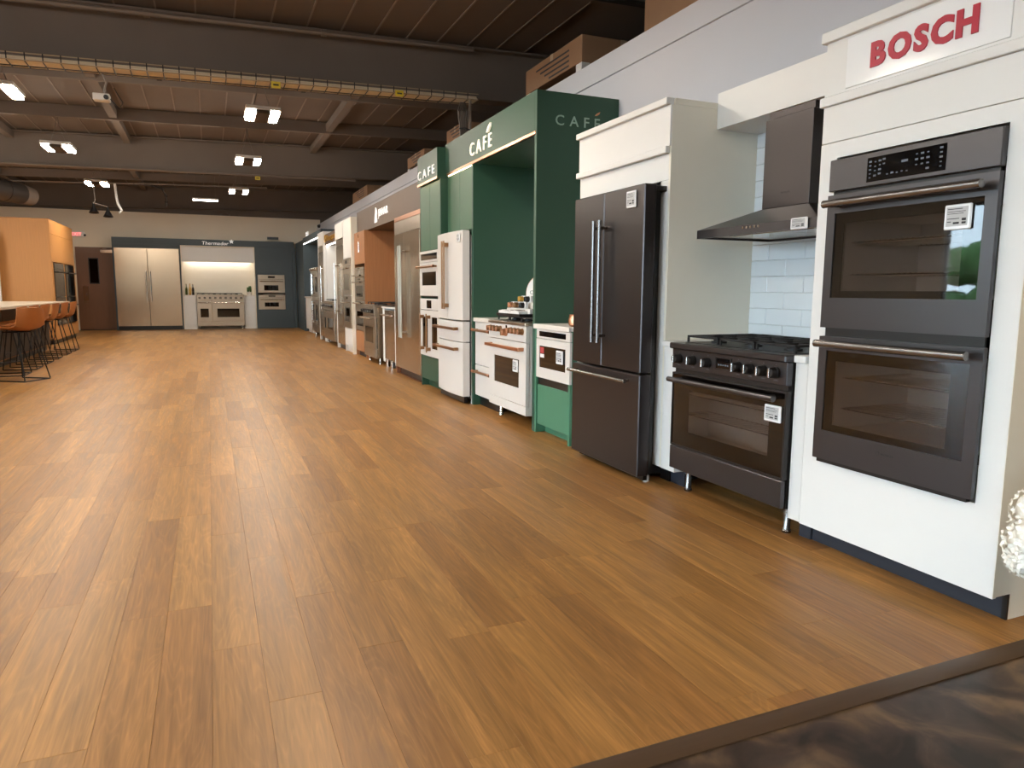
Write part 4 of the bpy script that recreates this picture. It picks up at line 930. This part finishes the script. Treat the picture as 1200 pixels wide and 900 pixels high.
def stool(name, label, loc, rz):
    t = thing(name, label, 'stool', loc, rz, 'leather counter stools at the island')
    prof = [(-.21, .655), (-.20, .668), (-.12, .662), (-.02, .650), (.08, .645), (.15, .66), (.195, .70), (.22, .76), (.24, .83), (.255, .90), (.265, .95)]
    mb = MB(); nu = 8; G = []
    for i, (y, z) in enumerate(prof):
        f = i/(len(prof)-1); hw = .235 if f < .55 else .235-.03*(f-.55)/.45
        row = []
        for k in range(nu+1):
            u = -1+2*k/nu; e = abs(u)**2.5
            dz = .045*e*(1 if f < .6 else max(0, 1-(f-.6)*2.2)) + (.0 if f < .6 else -.02*e); dy = -.07*e*max(0, (f-.4)/.6)
            if f < .15: dz *= .4
            row.append(mb.bm.verts.new((u*hw, y+dy, z+dz)))
        G.append(row)
    for A, B in zip(G, G[1:]):
        for k in range(nu): mb.bm.faces.new((A[k], A[k+1], B[k+1], B[k]))
    bmesh.ops.recalc_face_normals(mb.bm, faces=mb.bm.faces)
    bmesh.ops.solidify(mb.bm, geom=mb.bm.faces[:], thickness=.018)
    mb.build('seat_shell', 'leather', t)
    for s_ in (-1, 1):
        x = s_*.20
        MB().tube([(s_*.13, -.12, .648), (x*1.02, -.20, .02), (x*1.02, -.20, .009), (x*1.02, -.19, .008), (x*1.02, .21, .008), (x*1.02, .22, .009), (x*1.02, .22, .02), (s_*.13, .10, .640)], .008, 8).build('leg', 'iron', t)
    MB().tube([(-.182, -.175, .23), (.182, -.175, .23)], .008, 8).build('footrest', 'iron', t); MB().tube([(-.204, .215, .008), (.204, .215, .008)], .008, 8).build('floor_bar', 'iron', t)
    MB().box(-.14, .14, -.13, .12, .628, .640, .003).build('seat_plate', 'iron', t)
    return t
st = ['turned-out leather stool at the end of the island row', 'second leather stool along the island counting from the turned-out stool', 'third leather stool along the island counting from the turned-out stool', 'fourth leather stool along the island counting from the turned-out stool', 'fifth leather stool along the island counting from the turned-out stool', 'sixth leather stool along the island counting from the turned-out stool', 'last leather stool at the oak cabinet end of the island']
ST = [(-2.30, 11.05, -122), (-2.60, 11.75, -90), (-2.62, 12.62, -90), (-2.63, 13.48, -92), (-2.63, 14.30, -89), (-2.63, 15.15, -90), (-2.64, 16.1, -90)]
s0 = stool('counter_stool', st[0], (ST[0][0], ST[0][1], 0), ST[0][2])
for lb, (x, y, a) in list(zip(st, ST))[1:]:
    c = copy_tree(s0); c.location = (x, y, 0); c.rotation_euler = (0, 0, R(a)); c['label'] = lb

# ------------------------------------------------------------------ CEILING FIXTURES
def high_bay(loc, label):
    t = thing('high_bay_light', label, 'light', loc, 0, 'high bay lights')
    bx('housing', 'white', t, -.22, .22, -.30, .30, .0, .05, .006)
    for s_ in (-1, 1):
        bx('lamp_strip', 'led', t, s_*.155-.05, s_*.155+.05, -.28, .28, -.036, -.001, 0)
    bx('driver_cover', 'driver', t, -.090, .090, -.295, .295, -.046, -.001, .004)
    h = cz(loc[0])-loc[2]-.03
    for s_ in (-1, 1): MB().tube([(s_*.12, 0, .05), (s_*.02, 0, h*.6), (0, 0, h)], .006, 6).build('hanger_wire', 'pipe', t)
    return t
rows = [(.77, 'over the display aisle'), (-2.22, 'over the stools'), (-5.2, 'beyond the island')]
pos = [(-2.0, 'nearest the shopfront'), (2.0, 'above the floor edge'), (5.9, 'in front of the cable tray girder'), (10.6, 'just behind the cable tray girder'), (14.4, 'midway between the two girders'), (18.9, 'nearest the back wall')]
for x, a in rows:
    for y, b in pos:
        if x > 0 and y == 2.0: continue
        high_bay((x, y, 3.55), 'twin strip light %s, %s' % (a, b))
t = thing('tube_light', 'short white tube light hanging in front of the back wall', 'light', (0.02, 21.2, 3.535))
bx('housing', 'white', t, -.32, .32, -.05, .05, .03, .07, .004); bx('lamp', 'led_white', t, -.31, .31, -.045, .045, .0, .03, .004)
for x in (-.25, .25): MB().tube([(x, 0, .07), (x, 0, .66)], .004, 6).build('hanger_wire', 'pipe', t)

def run(name, label, cat, pts, r, m, n=8):
    t = thing(name, label, cat, pts[0]); o = Vector(pts[0]); L = [tuple(Vector(p)-o) for p in pts]
    MB().tube(L, r, n).build('tube', m, t)
    for i in range(1, 5):
        f = i/5; a = Vector(L[0]).lerp(Vector(L[-1]), f) if len(L) == 2 else Vector(L[min(i, len(L)-1)])
        d = (Vector(L[-1])-Vector(L[0])).normalized()*.03
        MB().cyl(a-d, a+d, r*1.5, n).build('coupling', m, t)
    return t
run('ceiling_pipe', 'pale steel pipe running along the cable tray girder near its top', 'pipe', [(-6, 8.9, 4.13-.03*6-.02), (3.2, 8.9, 4.13+.03*3.2-.02)], .028, 'pipe')
run('conduit', 'pale thin conduit along the bottom of the girder between light rows', 'conduit', [(-4.6, 16.32, 3.56-.0125*4.6), (3.1, 16.32, 3.56+.0125*3.1)], .02, 'pipe')
run('conduit', 'dark conduit crossing the ceiling behind the cable tray', 'conduit', [(-6, 10.9, 3.98+SL*-6), (3.2, 10.9, 3.98+SL*3.2)], .03, 'dark_pipe')
run('conduit', 'thin sagging conduit crossing the ceiling before the back wall', 'conduit', [(-5.6, 20.3, 3.62), (-3.6, 20.3, 3.70), (-2.2, 20.3, 3.74), (-1.4, 20.3, 3.78), (1.5, 20.3, 3.85)], .016, 'pipe')
run('ceiling_pipe', 'dark pipe crossing the ceiling above the cardboard boxes', 'pipe', [(-1.5, 6.6, 3.96), (9, 6.6, 4.22)], .03, 'dark_pipe')
t = thing('cable_tray', 'wire cable tray filled with pale cables under the girder', 'cable tray', (-6, 8.98, 3.50-SL*6+.01))
Lt = 9.25
for y in (-.13, .13):
    for z in (0, .07): MB().tube([(0, y, z), (Lt, y, z+SL*Lt)], .006, 6).build('side_rail', 'tray', t)
rm = MB(); rm.tube([(0, -.136, .075), (0, -.13, -.006), (0, .13, -.006), (0, .136, .075)], .006, 5); rg = rm.build('rung', 'iron', t)
for k in range(1, 59):
    o = rg.copy(); COL.objects.link(o); o.parent = t; o.location = (k*.157, 0, k*.157*SL)
for y, z in ((-.08, .016), (-.03, .018), (.02, .016), (.07, .018), (-.05, .045), (.03, .045)): MB().tube([(0, y, z), (Lt, y, z+SL*Lt)], .017, 6).build('cable', 'cable', t)
t = thing('cable_bundle', 'looped bundle of grey cables hanging above green surround', 'cable', (2.98, 8.62, 2.83))
for k in range(6):
    a = -.07+.028*k
    MB().tube([(a*.2, 0, 0), (a*.5, .02, .20), (a*.8, .01*k, .40), (a, .02, .55), (a*.4, .05, .66), (.05-.01*k, .05, .60), (.045, .04, .3), (.03, .02, .05)], .011, 6).build('cable', 'pipe', t)
MB().tube([(-.06, 0, .34), (.0, -.03, .345), (.08, .02, .34), (.02, .07, .335)], .008, 6, True).build('cable_tie', 'black', t)
bx('support_post', 'seam', t, .08, .105, .03, .06, 0, .70, .001)
for x, y, z, lb in ((.80, 8.80, 3.485, 'yellow tag on the cable tray above a high bay light'), (2.22, 8.80, 3.545, 'yellow tag on the cable tray beside the looped cable bundle'), (1.05, 16.32, 3.515, 'yellow and black tag hanging from the pale conduit')):
    t = thing('warning_tag', lb, 'tag', (x, y, z)); bx('plate', 'yellow', t, -.05, .05, -.006, .006, -.03, .04, .002); bx('stripe', 'ink', t, -.03, .03, -.008, -.0062, -.005, .012, 0)
t = thing('ceiling_projector', 'small white device clamped under the cable tray', 'device', (-.95, 9.1, 3.20))
bx('body', 'white', t, -.10, .06, -.06, .06, .0, .07, .006); MB().tube([(0, 0, .07), (.03, 0, .2), (0, 0, .29)], .01, 6).build('bracket', 'pipe', t); MB().cyl((.03, -.06, .03), (.03, -.10, .025), .025, 12).build('lens', 'black', t); MB().tube([(.06, 0, .03), (.14, .02, -.06), (.18, 0, .0), (.1, 0, .15)], .006, 6).build('cord', 'iron', t)
t = thing('spot_pair', 'pair of black cone spotlights hanging from a conduit before the back wall', 'light', (-2.35, 20.3, 3.02))
for x, z in ((-.14, .06), (.16, -.02)):
    MB().tube([(x, 0, z+.17), (x, 0, z+.10), (x, -.02, z-.06)], [.02, .03, .11], 14).build('spot_head', 'black', t)
MB().tube([(-.14, 0, .23), (-.1, 0, .3), (-.12, 0, .70)], .014, 6).build('drop_rod', 'pipe', t); MB().tube([(-.14, 0, .24), (.16, 0, .16)], .014, 6).build('cross_rod', 'pipe', t); MB().tube([(.34, 0, .72), (.36, .02, .4), (.38, .02, .25), (.46, 0, .08), (.40, 0, .03)], .03, 8).build('flex_conduit', 'foam', t)
run('conduit', 'curved pale conduit dropping to the back wall', 'conduit', [(-1.6, 20.3, 3.772), (-1.2, 20.45, 3.765), (-.98, 20.55, 3.70), (-.9, 20.6, 3.55), (-.9, 20.6, 3.40), (-.9, 20.6, 3.3)], .02, 'dark_pipe')
t = thing('air_duct', 'large dark round air duct hanging in the far left of the ceiling', 'duct', (-5.4, 17.5, 3.40))
MB().tube([(-.5, -4.0, .12), (.3, 0, .02), (1.25, 2.2, -.02), (1.45, 2.6, -.03)], .24, 20).build('duct_body', 'dark_pipe', t)
for p in ((.3, 0, .02), (1.25, 2.2, -.02)): MB().tube([(p[0]-.03, p[1]-.06, p[2]), (p[0]+.03, p[1]+.06, p[2])], .255, 20).build('duct_band', 'dark_pipe', t)
MB().tube([(1.45, 2.6, -.03), (1.62, 2.9, -.06)], [.24, .20], 20).build('duct_outlet', 'dark_paint', t)
t = thing('wall_arch_bracket', 'small pale conduit loop on top of the back wall', 'conduit', (.55, 23.7, 3.40))
MB().tube([(.13*math.cos(math.pi*k/8), 0, .03+.06*math.sin(math.pi*k/8)) for k in range(9)], .014, 6).build('tube', 'pipe', t); bx('clip', 'pipe', t, -.15, -.10, -.02, .02, .019, .04, .002); bx('clip', 'pipe', t, .10, .15, -.02, .02, .019, .04, .002)
t = thing('security_camera', 'small black dome camera high in the back corner', 'camera', (3.24, 23.2, 3.10))
MB().lathe([(.04, .10), (.05, .08), (.05, .05), (.03, .01)], n=14).build('dome', 'black', t); bx('bracket', 'black', t, -.01, .06, -.02, .02, .09, .11, .002)

# ------------------------------------------------------------------ storage loft boxes behind the display wall
struct(bx('loft_floor', 'dark_paint', None, 3.385, 6.5, 1.7, 23.85, 2.98, 3.08, 0), 'dark storage loft floor behind the display wall')
def carton(label, x, y, z, sx, sy, sz, foam=False, rz=0):
    t = thing('cardboard_box', label, 'box', (x, y, z), rz, 'cartons on the loft'); zz = sz*.42 if foam else 0
    if foam:
        for a in (-1, 1):
            for b in (-1, 1): bx('foam_corner', 'foam', t, a*(sx/2-.05)-.05, a*(sx/2-.05)+.05, b*(sy/2-.06)-.06, b*(sy/2-.06)+.06, 0, zz+.1, .006)
        bx('appliance', 'steel_v', t, -sx/2+.03, sx/2-.03, -sy/2+.03, sy/2-.03, .03, zz+.05, .004)
    mb = MB(); mb.box(-sx/2, sx/2, -sy/2, sy/2, zz+(.101 if foam else 0), sz, .006); mb.build('carton', 'cardboard', t)
    bx('tape', 'tray', t, -sx/2-.001, sx/2+.001, -.035, .035, sz-.08, sz+.001, 0)
    bx('tape', 'tray', t, -.035, .035, -sy/2-.001, sy/2+.001, sz-.08, sz+.001, 0)
    mb = MB()
    for k in range(4): mb.box(-sx/2-.0012, -sx/2-.0002, -sy*.3, sy*(.05+.08*k), sz*.62+k*.05, sz*.62+k*.05+.018)
    mb.build('printed_marks', 'ink', t, False); return t
carton('opened carton with white foam corners on the loft above green surround', 3.95, 7.20, 3.08, .95, 1.35, .62, True)
carton('tall plain carton standing on the loft above dark refrigerator', 3.95, 5.15, 3.08, .75, .85, .95)
carton('low carton on the loft next to the green tower header', 3.75, 10.4, 3.08, .6, .8, .52, True)
carton('long low carton on the loft above the walnut display', 3.75, 12.6, 3.08, .6, 1.1, .50, True)
carton('brown wrapped carton on the loft above gold-lettered niche', 3.80, 17.7, 3.08, .7, 1.8, .52)
